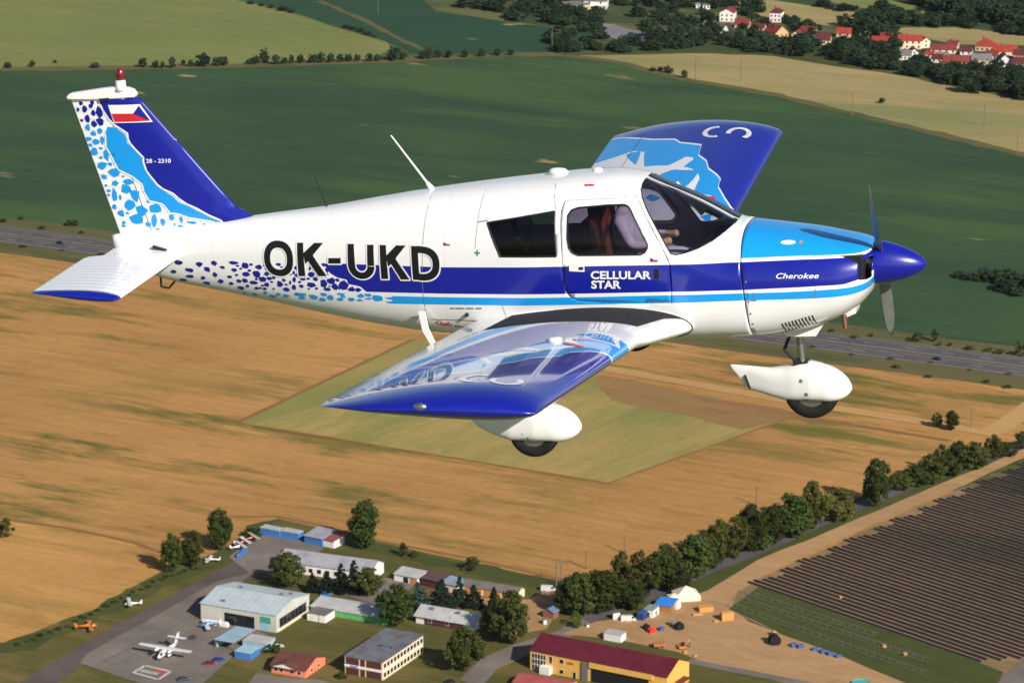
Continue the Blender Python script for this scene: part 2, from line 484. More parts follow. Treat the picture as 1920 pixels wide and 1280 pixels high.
# slab joints and tyre marks on the apron
M_joint = flat('joint_tar', gcol(112, 103, 97), .9, 0, .2, .3)
for k in range(1, 8):
    f = k / 8
    track('apron_joint', [(160 + (330 - 160) * f, 1228 - (1228 - 1137) * f), (250 + (440 - 250) * f, 1272 - (1272 - 1180) * f)], .22, .415, M_joint, 0)
for k in range(1, 4):
    f = k / 4
    track('apron_joint', [(175 + 75 * f, 1232 + 36 * f), (335 + 75 * f, 1140 + 36 * f)], .22, .417, M_joint, 0)
track('tyre_mark', [(180, 1250), (300, 1190), (420, 1120)], .5, .419, M_joint, .15)
sheet('oil_stain', [(352, 1192), (366, 1190), (370, 1197), (360, 1202), (350, 1199)], .421, flat('oily_concrete', gcol(84, 74, 70), .7, 0, .3, .6), .5, 2)
# ------------------------------------------------------------------ buildings
def sheetmetal(name, c1, c2, axis=0, pitch=1.0, rough=.5, depth=.04, stain=None):
    t = NT(name)
    o = t.obj()
    s = t.sep(o)[axis]
    w = t.math('ABSOLUTE', t.math('SINE', t.math('MULTIPLY', s, math.pi / pitch)))
    n = t.ramp(t.noise(o, .25, 6, .65), .35, .7)
    col = t.mix(n, c1, c2)
    col = t.mix(t.math('MULTIPLY', t.ramp(w, .18, .0), .35), col, (.05, .05, .05, 1))
    if stain:
        k = t.math('MULTIPLY', t.ramp(t.noise(t.map(o, loc=(7, 3, 1)), .35, 6, .7), .55, .72), .8)
        col = t.mix(k, col, stain)
    return t.set(col, rough, .1, .3, None, .04, t.bump(w, .5, depth))
def plaster(name, c, var=.1):
    return flat(name, c, .85, 0, var, .7, .15)
R_pale = sheetmetal('pale_sheet_roof', gcol(186, 200, 206), gcol(204, 216, 220), 0, 2.2)
R_grey = sheetmetal('grey_sheet_roof', gcol(160, 160, 170), gcol(182, 182, 190), 0, 1.6, stain=gcol(130, 128, 130))
R_lgrey = sheetmetal('light_grey_roof', gcol(184, 186, 186), gcol(204, 205, 204), 0, 1.8, stain=gcol(140, 140, 138))
R_dgrey = sheetmetal('old_felt_roof', gcol(116, 108, 108), gcol(134, 126, 122), 0, 1.5)
R_maroon = sheetmetal('maroon_sheet_roof', gcol(98, 32, 46), gcol(112, 42, 54), 0, .7, .45)
R_brown = sheetmetal('brown_tile_roof', gcol(104, 62, 52), gcol(126, 78, 66), 1, .5)
R_blue = sheetmetal('pale_blue_roof', gcol(150, 182, 200), gcol(170, 198, 212), 1, .9)
R_felt = NT('patched_flat_roof')
_o = R_felt.obj()
_c = R_felt.mix(R_felt.ramp(R_felt.noise(_o, .25, 6, .65), .35, .7), gcol(120, 122, 130), gcol(92, 94, 102))
_c = R_felt.mix(R_felt.ramp(R_felt.noise(_o, .18, 4, .6), .55, .68), _c, gcol(108, 78, 74))
_c = R_felt.mix(R_felt.ramp(R_felt.noise(R_felt.map(_o, loc=(9, 4, 0)), .22, 4, .6), .66, .7), _c, gcol(46, 46, 52))
R_felt = R_felt.set(_c, .9, 0, .2)
W_white = plaster('white_plaster', gcol(246, 242, 236))
W_cream = plaster('cream_plaster', gcol(244, 226, 196))
W_yellow = plaster('yellow_plaster', gcol(236, 186, 98))
W_orange = plaster('coral_plaster', gcol(244, 140, 110))
W_green = plaster('green_boards', gcol(104, 184, 110), .2)
W_brown = plaster('brown_panels', gcol(92, 58, 56), .2)
W_hang = sheetmetal('hangar_cladding', gcol(206, 206, 196), gcol(222, 222, 214), 0, 1.2)
W_blue = plaster('blue_steel', gcol(74, 130, 200), .2)
W_pblue = plaster('pale_blue_steel', gcol(160, 200, 214), .15)
M_pane = flat('dark_window_pane', rgb(.012, .014, .02), .12, 0, .3, 1, .6)
M_frame = flat('window_frame_white', gcol(230, 228, 224), .6, 0, .1, 2)
M_odoor = flat('orange_brown_door', gcol(206, 138, 66), .7, 0, .2, 1)
M_gdoor = flat('green_door', gcol(74, 158, 140), .6, 0, .1, 1)
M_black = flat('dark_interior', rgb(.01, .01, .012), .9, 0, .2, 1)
M_steel = flat('grey_steel', rgb(.25, .25, .26), .5, .5, .2, 2)

def bld(name, label, cat, A, B, C, h, roof, wall, rmat, rise=0.0, rf=.5, ov=.35, group=None, base_z=0.0):
    """A, B: front corners, C: rear corner behind B (photo points on the ground)"""
    a, b = G(*A), G(*B)
    u = (b - a)
    L = u.length
    u.normalize()
    v = Vector((-u.y, u.x, 0))
    W = max(1.5, (G(*C) - b).dot(v)) if isinstance(C, tuple) else C
    e = empty(name, (a.x, a.y, base_z), math.atan2(u.y, u.x), label, cat, group)
    e['_L'] = L; e['_W'] = W; e['_h'] = h
    if roof == 'gable':
        MB().prism([(0, 0), (W, 0), (W, h), (W * rf, h + rise), (0, h)], 'x', 0, L).build('wall', wall, e)
        s1, s2, tk = rise / (W * rf), rise / (W * (1 - rf)), .16
        mb = MB().prism([(-ov, h - ov * s1 + .02), (W * rf, h + rise + .02), (W * rf, h + rise + tk), (-ov, h - ov * s1 + tk)], 'x', -ov, L + ov)
        mb.prism([(W * rf, h + rise + .02), (W + ov, h - ov * s2 + .02), (W + ov, h - ov * s2 + tk), (W * rf, h + rise + tk)], 'x', -ov, L + ov)
        mb.build('roof', rmat, e)
    elif roof == 'gabley':
        MB().prism([(0, 0), (L, 0), (L, h), (L * rf, h + rise), (0, h)], 'y', 0, W).build('wall', wall, e)
        s1, s2, tk = rise / (L * rf), rise / (L * (1 - rf)), .16
        mb = MB().prism([(-ov, h - ov * s1 + .02), (L * rf, h + rise + .02), (L * rf, h + rise + tk), (-ov, h - ov * s1 + tk)], 'y', -ov, W + ov)
        mb.prism([(L * rf, h + rise + .02), (L + ov, h - ov * s2 + .02), (L + ov, h - ov * s2 + tk), (L * rf, h + rise + tk)], 'y', -ov, W + ov)
        mb.build('roof', rmat, e)
    elif roof == 'hip':
        MB().box(0, L, 0, W, 0, h).build('wall', wall, e)
        i = min(W, L) * .48
        ra, rb = ((i, W / 2), (L - i, W / 2)) if L >= W else ((L / 2, i), (L / 2, W - i))
        vs = [(-ov, -ov, h + .02), (L + ov, -ov, h + .02), (L + ov, W + ov, h + .02), (-ov, W + ov, h + .02), (ra[0], ra[1], h + rise), (rb[0], rb[1], h + rise)]
        fs = [(0, 1, 5, 4), (1, 2, 5), (2, 3, 4, 5), (3, 0, 4), (0, 3, 2, 1)] if L >= W else [(0, 1, 4), (1, 2, 5, 4), (2, 3, 5), (3, 0, 4, 5), (0, 3, 2, 1)]
        MB().add(vs, fs).build('roof', rmat, e)
    elif roof == 'mono':
        MB().prism([(0, 0), (W, 0), (W, h + rise), (0, h)], 'x', 0, L).build('wall', wall, e)
        s1 = rise / W
        MB().prism([(-ov, h - ov * s1 + .02), (W + ov, h + rise + ov * s1 + .02), (W + ov, h + rise + ov * s1 + .16), (-ov, h - ov * s1 + .16)], 'x', -ov, L + ov).build('roof', rmat, e)
    else:
        MB().box(0, L, 0, W, 0, h).build('wall', wall, e)
        MB().box(-ov, L + ov, -ov, W + ov, h + .01, h + .28).build('roof', rmat, e)
    return e

def opening(e, face, s, z, w, h, mat=None, name='window', frame=None, proud=.07, parent=None):
    """a window or door leaf on the front (F), near-end (R) or far-end (L) wall; s along the wall, z its centre height"""
    L, W = e['_L'], e['_W']
    def bx(s0, s1, z0, z1, d):
        if face == 'F': return MB().box(s0, s1, -d, .05, z0, z1)
        if face == 'R': return MB().box(L - .05, L + d, s0, s1, z0, z1)
        return MB().box(-d, .05, s0, s1, z0, z1)
    if frame:
        f = bx(s - w / 2 - .12, s + w / 2 + .12, z - h / 2 - .12, z + h / 2 + .12, proud).build(name, frame, parent or e)
        bx(s - w / 2, s + w / 2, z - h / 2, z + h / 2, proud + .03).build('pane', mat or M_pane, f)
        return f
    return bx(s - w / 2, s + w / 2, z - h / 2, z + h / 2, proud).build(name, mat or M_pane, parent or e)

# hangar
e = bld('hangar', 'large hangar with pale metal roof and grey cladding beside the apron', 'hangar', (377, 1163), (518, 1187), (577, 1146), 6.4, 'gable', W_hang, R_pale, 2.3, .5, .3)
L, W = e['_L'], e['_W']
for k in range(4):
    opening(e, 'F', L * (.315 + .1 * k + .05), 2.35, L * .098, 4.4, M_pane, 'door_leaf', None, .06 + .03 * (k % 2))
opening(e, 'F', L * .86, 4.2, L * .14, 2.2, M_gdoor, 'door_panel')
opening(e, 'F', L * .86, 1.55, L * .14, 2.9, W_pblue, 'door_panel')
for k in range(7):
    opening(e, 'R', W * (.10 + .115 * k + .055), 2.9, W * .105, 3.1, M_pane, 'window', M_steel)
MB().box(L, L + .35, W * .04, W * .95, 0, .9).build('plinth', W_cream, e)
for px, py in ((.25, .12), (.26, .62), (.82, .58), (.88, .72)):
    z0 = 6.4 + 2.3 * (1 - abs(py - .5) * 2)
    MB().box(L * px - .7, L * px + .7, W * py - .3, W * py + .3, z0 - .3, z0 + .9).build('roof_vent', M_steel, e)
# long white shed
e = bld('long_shed', 'long white shed with grey ridged roof behind the dark conifers', 'shed', (522, 1071), (694, 1094), (721, 1074), 4.0, 'gable', W_white, R_grey, 2.6, .52)
L, W = e['_L'], e['_W']
for k in range(10):
    opening(e, 'F', L * (.08 + .092 * k), 2.0, 1.5, 1.5, None, 'window', M_frame)
MB().prism([(W * .02, 3.85), (W * .5, 6.45), (W * .5, 6.6), (W * .02, 4.0)], 'x', L + .37, L + .45).build('red_gable_trim', flat('red_trim', gcol(170, 70, 70)), e)
# garages with orange doors
e = bld('garage_row', 'cream garage row with grey roof and orange brown doors', 'garage', (866, 1111), (969, 1128), (987, 1118), 2.9, 'gable', W_cream, R_dgrey, 1.3, .55)
L, W = e['_L'], e['_W']
for k in range(5):
    opening(e, 'F', L * (.07 + .172 * k + .05), 1.25, L * .13, 2.4, M_odoor, 'garage_door')
# barracks
e = bld('barrack', 'low barrack with light grey roof and brown front between white ends', 'barrack', (780, 1168), (887, 1186), (911, 1168), 3.0, 'gable', W_white, R_lgrey, 2.2, .5, .7)
L, W = e['_L'], e['_W']
MB().box(L * .15, L * .83, -.12, 0, .1, 2.85).build('brown_panel', W_brown, e)
for k in (.25, .55):
    opening(e, 'F', L * k, 1.7, 1.0, 1.1, None, 'window', M_frame, .18)
for px in (.16, .62):
    MB().box(L * px, L * px + 1.6, W * .30, W * .42, 4.2, 5.2).build('roof_vent', M_steel, e)
# green shed, white cabin
e = bld('green_shed', 'long low green shed with grey roof behind the lawn', 'shed', (583, 1149), (724, 1173), (742, 1160), 2.6, 'mono', W_green, R_lgrey, 1.2)
e = bld('container_cabin', 'pair of white container cabins in front of the green shed', 'cabin', (576, 1163), (610, 1169), (635, 1159), 2.8, 'flat', W_white, R_dgrey, ov=.05)
L, W = e['_L'], e['_W']
MB().box(L * .62, L * .66, -.03, W + .03, .1, 2.82).build('joint', M_steel, e)
opening(e, 'F', L * .3, 1.1, .9, 2.0, M_frame, 'door')
# two-storey office
e = bld('office_block', 'two storey office block with patched flat roof and brown end panels', 'office block', (647, 1263), (718, 1276), (787, 1223), 6.4, 'flat', W_cream, R_felt, ov=.25)
L, W = e['_L'], e['_W']
for z0 in (.3, 3.75):
    for s0, s1 in ((.03, .37), (.41, .53), (.57, .96)):
        MB().box(L * s0, L * s1, -.1, 0, z0, z0 + 2.35).build('brown_panel', W_brown, e)
MB().box(-.05, L + .05, -.22, 0, 2.85, 3.55).build('white_band', W_white, e)
MB().box(L * .14, L * .34, -.25, -.23, 2.95, 3.5).build('blue_sign', W_blue, e)
for zc in (1.75, 4.9):
    for k in range(12):
        opening(e, 'R', W * (.05 + .082 * k), zc, W * .056, 1.5, None, 'window', M_frame, .05)
# coral house
e = bld('coral_house', 'small coral house with brown roof beside the lawn', 'house', (509, 1261), (573, 1272), (609, 1246), 3.0, 'gable', W_orange, R_brown, 2.2, .5, .5)
L, W = e['_L'], e['_W']
for k in (.14, .3, .6, .82):
    opening(e, 'F', L * k, 1.7, 1.1, 1.1, None, 'window', M_frame)
MB().prism([(L * .05, 3.0), (L * .8, 3.0), (L * .42, 4.5)], 'y', -1.2, 2.0).build('front_gable', W_white, e)
MB().prism([(L * .02, 2.95), (L * .42, 4.55), (L * .83, 2.95), (L * .83, 3.1), (L * .42, 4.7), (L * .02, 3.1)], 'y', -1.5, 2.4).build('gable_roof', R_brown, e)
for k in (.3, .65):
    opening(e, 'R', W * k, 1.7, 1.1, 1.1, None, 'window', M_frame)
# yellow hangar
e = bld('yellow_hangar', 'large yellow hangar with maroon metal roof and dark open doorway', 'hangar', (994, 1255), (1250, 1307), (1290, 1277), 7.0, 'gable', W_yellow, R_maroon, 3.4, .5, .3)
L, W = e['_L'], e['_W']
for i in range(5):
    for j in range(3):
        opening(e, 'F', L * (.024 + .021 * i), 1.5 + 1.9 * j, L * .015, 1.5, None, 'window', M_frame, .06)
for s, z, w, h in ((.155, 5.0, .9, 2.2), (.235, 5.2, 1.3, 1.3), (.235, 1.6, 1.3, 1.3), (.33, 1.2, 1.0, 2.3)):
    opening(e, 'F', L * s, z, w, h, None, 'window', M_frame, .06)
MB().box(L * .092, L * .165, -2.2, 0, 0, 2.9).build('porch', W_white, e)
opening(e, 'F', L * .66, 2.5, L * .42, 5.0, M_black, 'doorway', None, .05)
MB().box(L * .44, L * .9, -.55, 0, 5.1, 6.9).build('door_canopy', W_yellow, e)
MB().box(L * .87, L * .99, -.12, 0, .0, 5.0).build('door_leaf', W_yellow, e)
MB().box(L * .385, L * .43, -.45, 0, .0, 6.6).build('downpipe', M_steel, e)
MB().box(L * .275, L * .32, -.05, 0, 4.7, 5.3).build('red_sign', flat('red_sign', gcol(180, 70, 40)), e)
MB().box(L + .02, L + 2.6, W * .1, W * .75, 3.2, 3.45).build('lean_to_roof', R_maroon, e)
e = bld('low_annex', 'low annex with red roof in front of the yellow hangar', 'annex', (962, 1292), (1062, 1308), 9.0, 2.6, 'gable', W_yellow, sheetmetal('dusty_red_roof', gcol(170, 86, 84), gcol(186, 102, 98), 0, .6), .9, .6)
# canopy, containers, small sheds
e = empty('aircraft_canopy', G(437, 1222), ground_dir((437, 1222), (478, 1197)), 'open carport canopy with pale blue roof beside the hangar', 'canopy')
cA, cB, cD = G(437, 1222), G(480, 1198), G(412, 1211)
u = (cB - cA); Lc = u.length; u.normalize(); Wc = (cD - cA).dot(Vector((-u.y, u.x, 0)))
MB().box(-.2, Lc + .2, -.2, Wc + .2, 3.3, 3.5).build('roof', R_blue, e)
for x_, y_ in ((.1, .1), (Lc - .1, .1), (.1, Wc - .1), (Lc - .1, Wc - .1), (Lc / 2, .1), (Lc / 2, Wc - .1)):
    MB().box(x_ - .1, x_ + .1, y_ - .1, y_ + .1, 0, 3.3).build('post', M_steel, e)
MB().box(Lc * .05, Lc * .95, Wc - .2, Wc - .1, 0, 3.2).build('back_wall', W_pblue, e)
bld('shipping_container', 'blue shipping container beside the canopy and the lawn', 'container', (440, 1234), (470, 1239), (487, 1227), 2.6, 'flat', W_blue, W_pblue, ov=.02)
bld('store_hut', 'pale hut with flat grey roof between canopy and coral house', 'hut', (455, 1214), (500, 1221), (508, 1208), 2.6, 'flat', W_pblue, R_lgrey, ov=.1)
bld('blue_cabin', 'long blue cabin with grey roof at the corner of the upper apron', 'cabin', (488, 1003), (524, 1010), (530, 1004), 3.0, 'flat', W_blue, R_lgrey, ov=.1)
e = bld('blue_cabin', 'second blue cabin with grey roof next to the field margin', 'cabin', (526, 1009), (559, 1015), (565, 1009), 3.0, 'flat', W_blue, R_lgrey, ov=.1)
bld('workshop_shed', 'blue workshop with pale sloping roof behind the long white shed', 'shed', (571, 1019), (604, 1026), (617, 1011), 3.2, 'mono', W_blue, R_grey, .8)
bld('workshop_shed', 'workshop lean-to with red patched roof behind the long white shed', 'shed', (604, 1024), (626, 1029), (638, 1018), 3.0, 'mono', W_white, flat('rust_red_roof', gcol(150, 86, 80)), .6)
bld('open_shed', 'tumbledown white shed with grey roof and orange door', 'shed', (739, 1089), (783, 1098), (792, 1088), 2.8, 'mono', W_white, R_lgrey, .9)
e = bpy.data.objects['open_shed']
opening(e, 'F', e['_L'] * .82, 1.2, e['_L'] * .28, 2.2, M_odoor, 'door')
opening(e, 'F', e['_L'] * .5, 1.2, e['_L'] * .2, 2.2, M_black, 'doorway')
bld('store_shed', 'dark brown store shed next to the tumbledown white shed', 'shed', (790, 1098), (826, 1106), (836, 1096), 3.0, 'mono', W_brown, flat('rusty_roof', gcol(96, 76, 76)), .8)
bld('store_shed', 'cream store shed with blue metal roof beside the garage row', 'shed', (828, 1107), (858, 1114), (868, 1104), 3.0, 'mono', W_cream, sheetmetal('blue_grey_roof', gcol(136, 150, 170), gcol(170, 180, 190), 0, 1.2), .8)
bld('kiosk', 'small brick kiosk with blue roof beside the avenue trees', 'kiosk', (1018, 1158), (1038, 1162), (1046, 1156), 2.6, 'gabley', plaster('brick_red', gcol(150, 100, 84)), flat('slate_blue_roof', gcol(104, 126, 158)), 1.1)
bld('site_cabin', 'white site cabin with grey roof standing alone in the dirt yard', 'cabin', (1132, 1200), (1164, 1206), (1173, 1199), 2.7, 'flat', W_white, R_lgrey, ov=.05)
bld('site_cabin', 'white site cabin with green grey roof in the row of containers', 'cabin', (1206, 1157), (1224, 1160), (1236, 1151), 2.9, 'flat', W_white, sheetmetal('green_grey_roof', gcol(140, 158, 152), gcol(156, 172, 168), 0, .8), ov=.05)
e = bpy.data.objects['site_cabin.001']
opening(e, 'R', e['_W'] * .5, 1.5, 1.0, 1.4, None, 'window', M_frame)
opening(e, 'F', e['_L'] * .5, 1.1, 1.0, 2.1, M_pane, 'door')
bld('shipping_container', 'dark blue shipping container next to the white van in the yard', 'container', (1194, 1163), (1206, 1165), (1216, 1158), 2.7, 'flat', flat('dark_blue_steel', gcol(40, 66, 130)), flat('blue_steel_top', gcol(60, 90, 150)), ov=.02)
bld('tarp_shelter', 'timber shelter under a bright blue tarpaulin in the yard', 'shelter', (1228, 1146), (1258, 1150), (1268, 1138), 2.6, 'mono', plaster('raw_timber', gcol(170, 120, 70)), flat('blue_tarpaulin', gcol(60, 140, 235), .5), .5)
bld('site_cabin', 'small white hut at the end of the blue tarpaulin shelter', 'cabin', (1259, 1142), (1270, 1144), (1275, 1139), 2.6, 'flat', W_white, W_white, ov=.02)
# marquee tent
tA = G(1290, 1128)
e = empty('marquee_tent', tA, .2, 'cream canvas marquee tent at the start of the dirt track', 'tent')
M_canvas = flat('cream_canvas', gcol(240, 224, 204), .9, 0, .1, .5)
mb = MB()
def tent(cx, cy, w, d, h):
    vs = [(cx - w, cy - d, 0), (cx + w, cy - d, 0), (cx + w, cy + d, 0), (cx - w, cy + d, 0), (cx - w, cy - d, 2.2), (cx + w, cy - d, 2.2), (cx + w, cy + d, 2.2), (cx - w, cy + d, 2.2), (cx, cy, h)]
    return vs, [(0, 1, 5, 4), (1, 2, 6, 5), (2, 3, 7, 6), (3, 0, 4, 7), (4, 5, 8), (5, 6, 8), (6, 7, 8), (7, 4, 8), (0, 3, 2, 1)]
MB().add(*tent(0, 3, 4.4, 3.6, 5.0)).build('canopy', M_canvas, e)
MB().add(*tent(-4.9, 1.2, 2.0, 2.0, 3.2)).build('side_canopy', M_canvas, e)
# ------------------------------------------------------------------ trees
def leaf_mat(name, c1, c2, hue=.12):
    t = NT(name)
    o = t.obj()
    oi = t.n('ObjectInfo').outputs['Random']
    n = t.ramp(t.noise(o, 7, 5, .65), .32, .68)
    col = t.mix(n, c1, c2)
    v = t.math('MULTIPLY_ADD', oi, .75, .62)
    hs = t.n('HueSaturation', inp={'Hue': t.math('MULTIPLY_ADD', t.math('FRACT', t.math('MULTIPLY', oi, 7.31)), .05, .472), 'Saturation': 1.0, 'Value': v, 'Color': col})
    df = t.n('BsdfDiffuse', inp={'Color': hs.outputs[0]})
    tr = t.n('BsdfTranslucent', inp={'Color': hs.outputs[0]})
    mx = t.n('MixShader', inp={0: .28, 1: df.outputs[0], 2: tr.outputs[0]})
    t.t.links.new(mx.outputs[0], t.out.inputs[0])
    return t.m
L_broad = leaf_mat('broadleaf_foliage', rgb(.024, .042, .012), rgb(.088, .108, .030))
L_far = leaf_mat('far_foliage', rgb(.018, .040, .024), rgb(.054, .084, .044))
L_broad2 = leaf_mat('olive_foliage', rgb(.036, .050, .012), rgb(.115, .120, .034))
L_con = leaf_mat('conifer_foliage', rgb(.013, .026, .018), rgb(.030, .048, .030))
L_spruce = leaf_mat('blue_spruce_foliage', rgb(.028, .048, .046), rgb(.052, .080, .074))
L_lime = leaf_mat('light_green_foliage', rgb(.07, .10, .02), rgb(.12, .15, .04))
M_bark = flat('bark', rgb(.07, .05, .035), .9, 0, .3, 3)

def crown_mesh(name, seed, kind, clumps, per, leaf):
    """unit crown: height 0.12..1, many small leaf faces gathered in clumps"""
    r = random.Random(seed)
    vs, fs = [], []
    lob = [(r.uniform(0, 6.28), r.uniform(.3, .95), r.uniform(.7, 1.25)) for _ in range(6)]
    for c in range(clumps):
        if kind == 'cone':
            h = r.random() ** 1.5
            rad_ = .30 * (1 - h) ** .85 * r.uniform(.55, 1.12) + .01
            a = r.uniform(0, 6.28)
            cz = .10 + .88 * h
            cr = .075 * (1.15 - h * .7)
            flatk = .55
        else:
            a = r.uniform(0, 6.28)
            u = r.uniform(-1, 1)
            q = r.random() ** .38
            prof = math.sqrt(max(0, 1 - u * u))
            k = 1.0
            for la, lz, lr in lob:
                k += .30 * (lr - 1) * 2 * math.cos(a - la) * (1 - abs(u - (lz * 2 - 1)) * .6)
            rad_ = .36 * prof * q * k * (1.08 if u < .1 else 1.0)
            if kind == 'tall':
                rad_ *= .62
            cz = .57 + .43 * u * (q if abs(u) < .9 else 1)
            cr = r.uniform(.06, .12)
            flatk = .8
        cx, cy = rad_ * math.cos(a), rad_ * math.sin(a)
        for _ in range(per):
            d = Vector((r.gauss(0, 1), r.gauss(0, 1), r.gauss(0, flatk)))
            d = d.normalized() * cr * r.random() ** .4
            p = Vector((cx, cy, cz)) + d
            nrm = (d.normalized() + Vector((r.uniform(-.7, .7), r.uniform(-.7, .7), r.uniform(-.1, .9)))).normalized()
            t1 = nrm.orthogonal().normalized()
            t2 = nrm.cross(t1)
            s = leaf * r.uniform(.6, 1.3)
            an = r.uniform(0, 3.14)
            e1 = (t1 * math.cos(an) + t2 * math.sin(an)) * s
            e2 = (t2 * math.cos(an) - t1 * math.sin(an)) * s * r.uniform(.55, 1)
            n = len(vs)
            vs += [p - e1 - e2 * .6, p + e1 * .9 - e2, p + e1 * .7 + e2, p - e1 * .8 + e2 * .8]
            fs.append((n, n + 1, n + 2, n + 3))
    me = bpy.data.meshes.new(name)
    me.from_pydata([tuple(v) for v in vs], [], fs)
    return me

def trunk_mesh(seed, kind):
    r = random.Random(seed)
    mb = MB()
    top = .55 if kind != 'cone' else .9
    p, rr = Vector((0, 0, -.01)), .026
    for k in range(4):
        q = Vector((r.uniform(-.012, .012) * k, r.uniform(-.012, .012) * k, top * (k + 1) / 4))
        mb.tube(p, q, rr, rr * .72, 6)
        p, rr = q, rr * .72
    if kind != 'cone':
        for k in range(6):
            a = r.uniform(0, 6.28)
            b = Vector((0, 0, r.uniform(.22, .5)))
            t = b + Vector((math.cos(a) * r.uniform(.12, .24), math.sin(a) * r.uniform(.12, .24), r.uniform(.12, .3)))
            mb.tube(b, t, .011, .004, 5)
    o = mb.build('trunk_master', M_bark)
    me = o.data
    bpy.data.objects.remove(o)
    return me

CR = {}
for key, kind, cl, per, leaf, mats, seeds in (
        ('broad', 'round', 120, 50, .023, L_broad, (1, 2, 3, 4, 5)), ('tall', 'tall', 95, 48, .022, L_broad, (6, 7)), ('broad2', 'round', 78, 52, .023, L_broad2, (31, 32, 33)), ('lime', 'round', 50, 40, .03, L_lime, (8,)),
        ('con', 'cone', 110, 30, .026, L_con, (9, 10)), ('spruce', 'cone', 110, 30, .026, L_spruce, (11,)),
        ('far', 'round', 60, 22, .040, L_far, (12, 13, 14, 15)), ('fartall', 'tall', 50, 22, .038, L_far, (16, 17)), ('bush', 'round', 36, 26, .04, L_broad, (18, 19))):
    for s in seeds:
        c = crown_mesh('crown', s, kind, cl, per, leaf)
        c.materials.append(mats)
        CR.setdefault(key, []).append((c, trunk_mesh(s, kind)))
_tr = random.Random(77)
def tree_at(pos, h, w, key, name, label, group=None, cat='tree', sink=0.0):
    """h, w in metres: overall height and crown width"""
    c, t = _tr.choice(CR[key])
    e = empty(name, (pos.x, pos.y, -sink * h), _tr.uniform(0, 6.28), label, cat, group)
    uw = {'tall': .46, 'fartall': .46, 'con': .6, 'spruce': .6}.get(key, .76)
    e.scale = (w / uw, w / uw * _tr.uniform(.9, 1.1), h)
    o = link(bpy.data.objects.new('crown', c), e)
    link(bpy.data.objects.new('trunk', t), e)
    return e
def tree_px(x, y, wpx, hpx, key, name, label, group=None, cat='tree', sink=0.0):
    mx, mv = mpp(y)
    return tree_at(G(x, y), hpx * mv, wpx * mx, key, name, label, group, cat, sink)

# the avenue beside the stubble field
AV = [(1085,1152,68,84),(1126,1146,62,76),(1166,1116,52,76),(1205,1112,66,82),(1246,1102,56,78),(1184,1142,46,56),(1305,1080,62,78),(1346,1052,46,74),(1380,1047,56,82),(1408,1034,52,84),(1447,1022,56,78),(1482,1006,56,77),(1520,990,52,80),(1572,976,62,62),
      (1640,950,54,86),(1687,917,42,32),(1716,911,40,38),(1744,906,52,50),(1765,890,38,58),(1782,893,32,38),(1798,871,36,48),(1825,879,46,50),(1862,861,36,42),(1887,856,36,28),(1270,1112,40,48),(1330,1066,44,52),(1426,1030,44,54),(1500,1000,44,50),(1915,842,30,34),(1060,1150,40,52),(1145,1128,44,60)]
AORD = ['first','second','third','fourth','fifth','sixth','seventh','eighth','ninth','tenth','eleventh','twelfth','thirteenth','fourteenth','fifteenth','sixteenth','seventeenth','eighteenth','nineteenth','twentieth'] + ['twenty-' + k for k in ('first','second','third','fourth','fifth','sixth','seventh','eighth','ninth')] + ['thirtieth'] + ['thirty-' + k for k in ('first', 'second', 'third')]
for i, (x, y, w, h) in enumerate(AV):
    if (x, y) == (1640, 950):
        lb, g = 'tallest lone broadleaf tree standing in the avenue beside the dirt track', None
    elif (x, y) == (1572, 976):
        lb, g = 'wide grey green tree leaning over the avenue road in a gap', None
    else:
        lb, g = '%s dark broadleaf tree of the avenue counted from the brick kiosk' % AORD[sorted(AV).index((x, y, w, h))], 'avenue trees'
    tree_px(x, y, w * (1.12 if i % 4 != 2 else 1.0), h * (.92 + .04 * ((i * 7) % 5)), ('broad', 'broad2', 'broad', 'tall', 'broad2')[(i * 3) % 5] if (x, y) != (1640, 950) else 'broad', 'avenue_tree', lb, g, sink=.05)
tree_px(1757, 801, 19, 26, 'broad', 'field_tree', 'smaller of the two trees standing alone in the stubble field')
tree_px(1784, 807, 23, 36, 'tall', 'field_tree', 'taller of the two trees standing alone in the stubble field')
# trees of the airfield
for x, y, w, h, k, lb in (
        (322, 1074, 40, 70, 'broad', 'dark broadleaf tree casting a long shadow on the stubble'), (362, 1064, 36, 66, 'tall', 'slender tree in the middle of the clump beside the taxiway'),
        (412, 1031, 42, 74, 'tall', 'tall pointed tree at the end of the clump beside the taxiway'), (684, 1029, 50, 86, 'tall', 'tallest tree on the field margin behind the long white shed'),
        (540, 1102, 58, 62, 'broad', 'dark spreading tree at the corner of the long white shed'), (586, 1110, 28, 36, 'con', 'small conifer in front of the long white shed'),
        (612, 1112, 30, 42, 'con', 'young conifer beside the small one at the long shed'), (640, 1112, 34, 56, 'con', 'pointed conifer in front of the long white shed roof'),
        (664, 1112, 34, 62, 'con', 'highest pointed conifer in front of the long white shed'), (690, 1116, 60, 48, 'broad', 'rounded dark tree at the gable of the long white shed'),
        (744, 1174, 66, 74, 'broad', 'big dark tree at the end of the green shed'), (785, 1152, 42, 62, 'spruce', 'bluish spruce between the sheds and the barrack'),
        (828, 1142, 48, 56, 'con', 'broad dark conifer behind the barrack roof'), (862, 1136, 32, 56, 'con', 'slim conifer in front of the garage row'),
        (888, 1140, 34, 44, 'con', 'dark conifer beside the garage doors'), (926, 1152, 30, 52, 'con', 'conifer behind the end of the barrack'), (962, 1208, 70, 94, 'broad', 'largest broadleaf tree beside the barrack and the yellow hangar'),
        (925, 1195, 44, 50, 'broad', 'lower broadleaf tree leaning on the barrack gable'), (867, 1258, 66, 78, 'broad', 'lone spreading tree on the lawn between office block and yellow hangar')):
    tree_px(x, y, w, h, k, {'con': 'conifer', 'spruce': 'spruce_tree'}.get(k, 'broadleaf_tree'), lb)
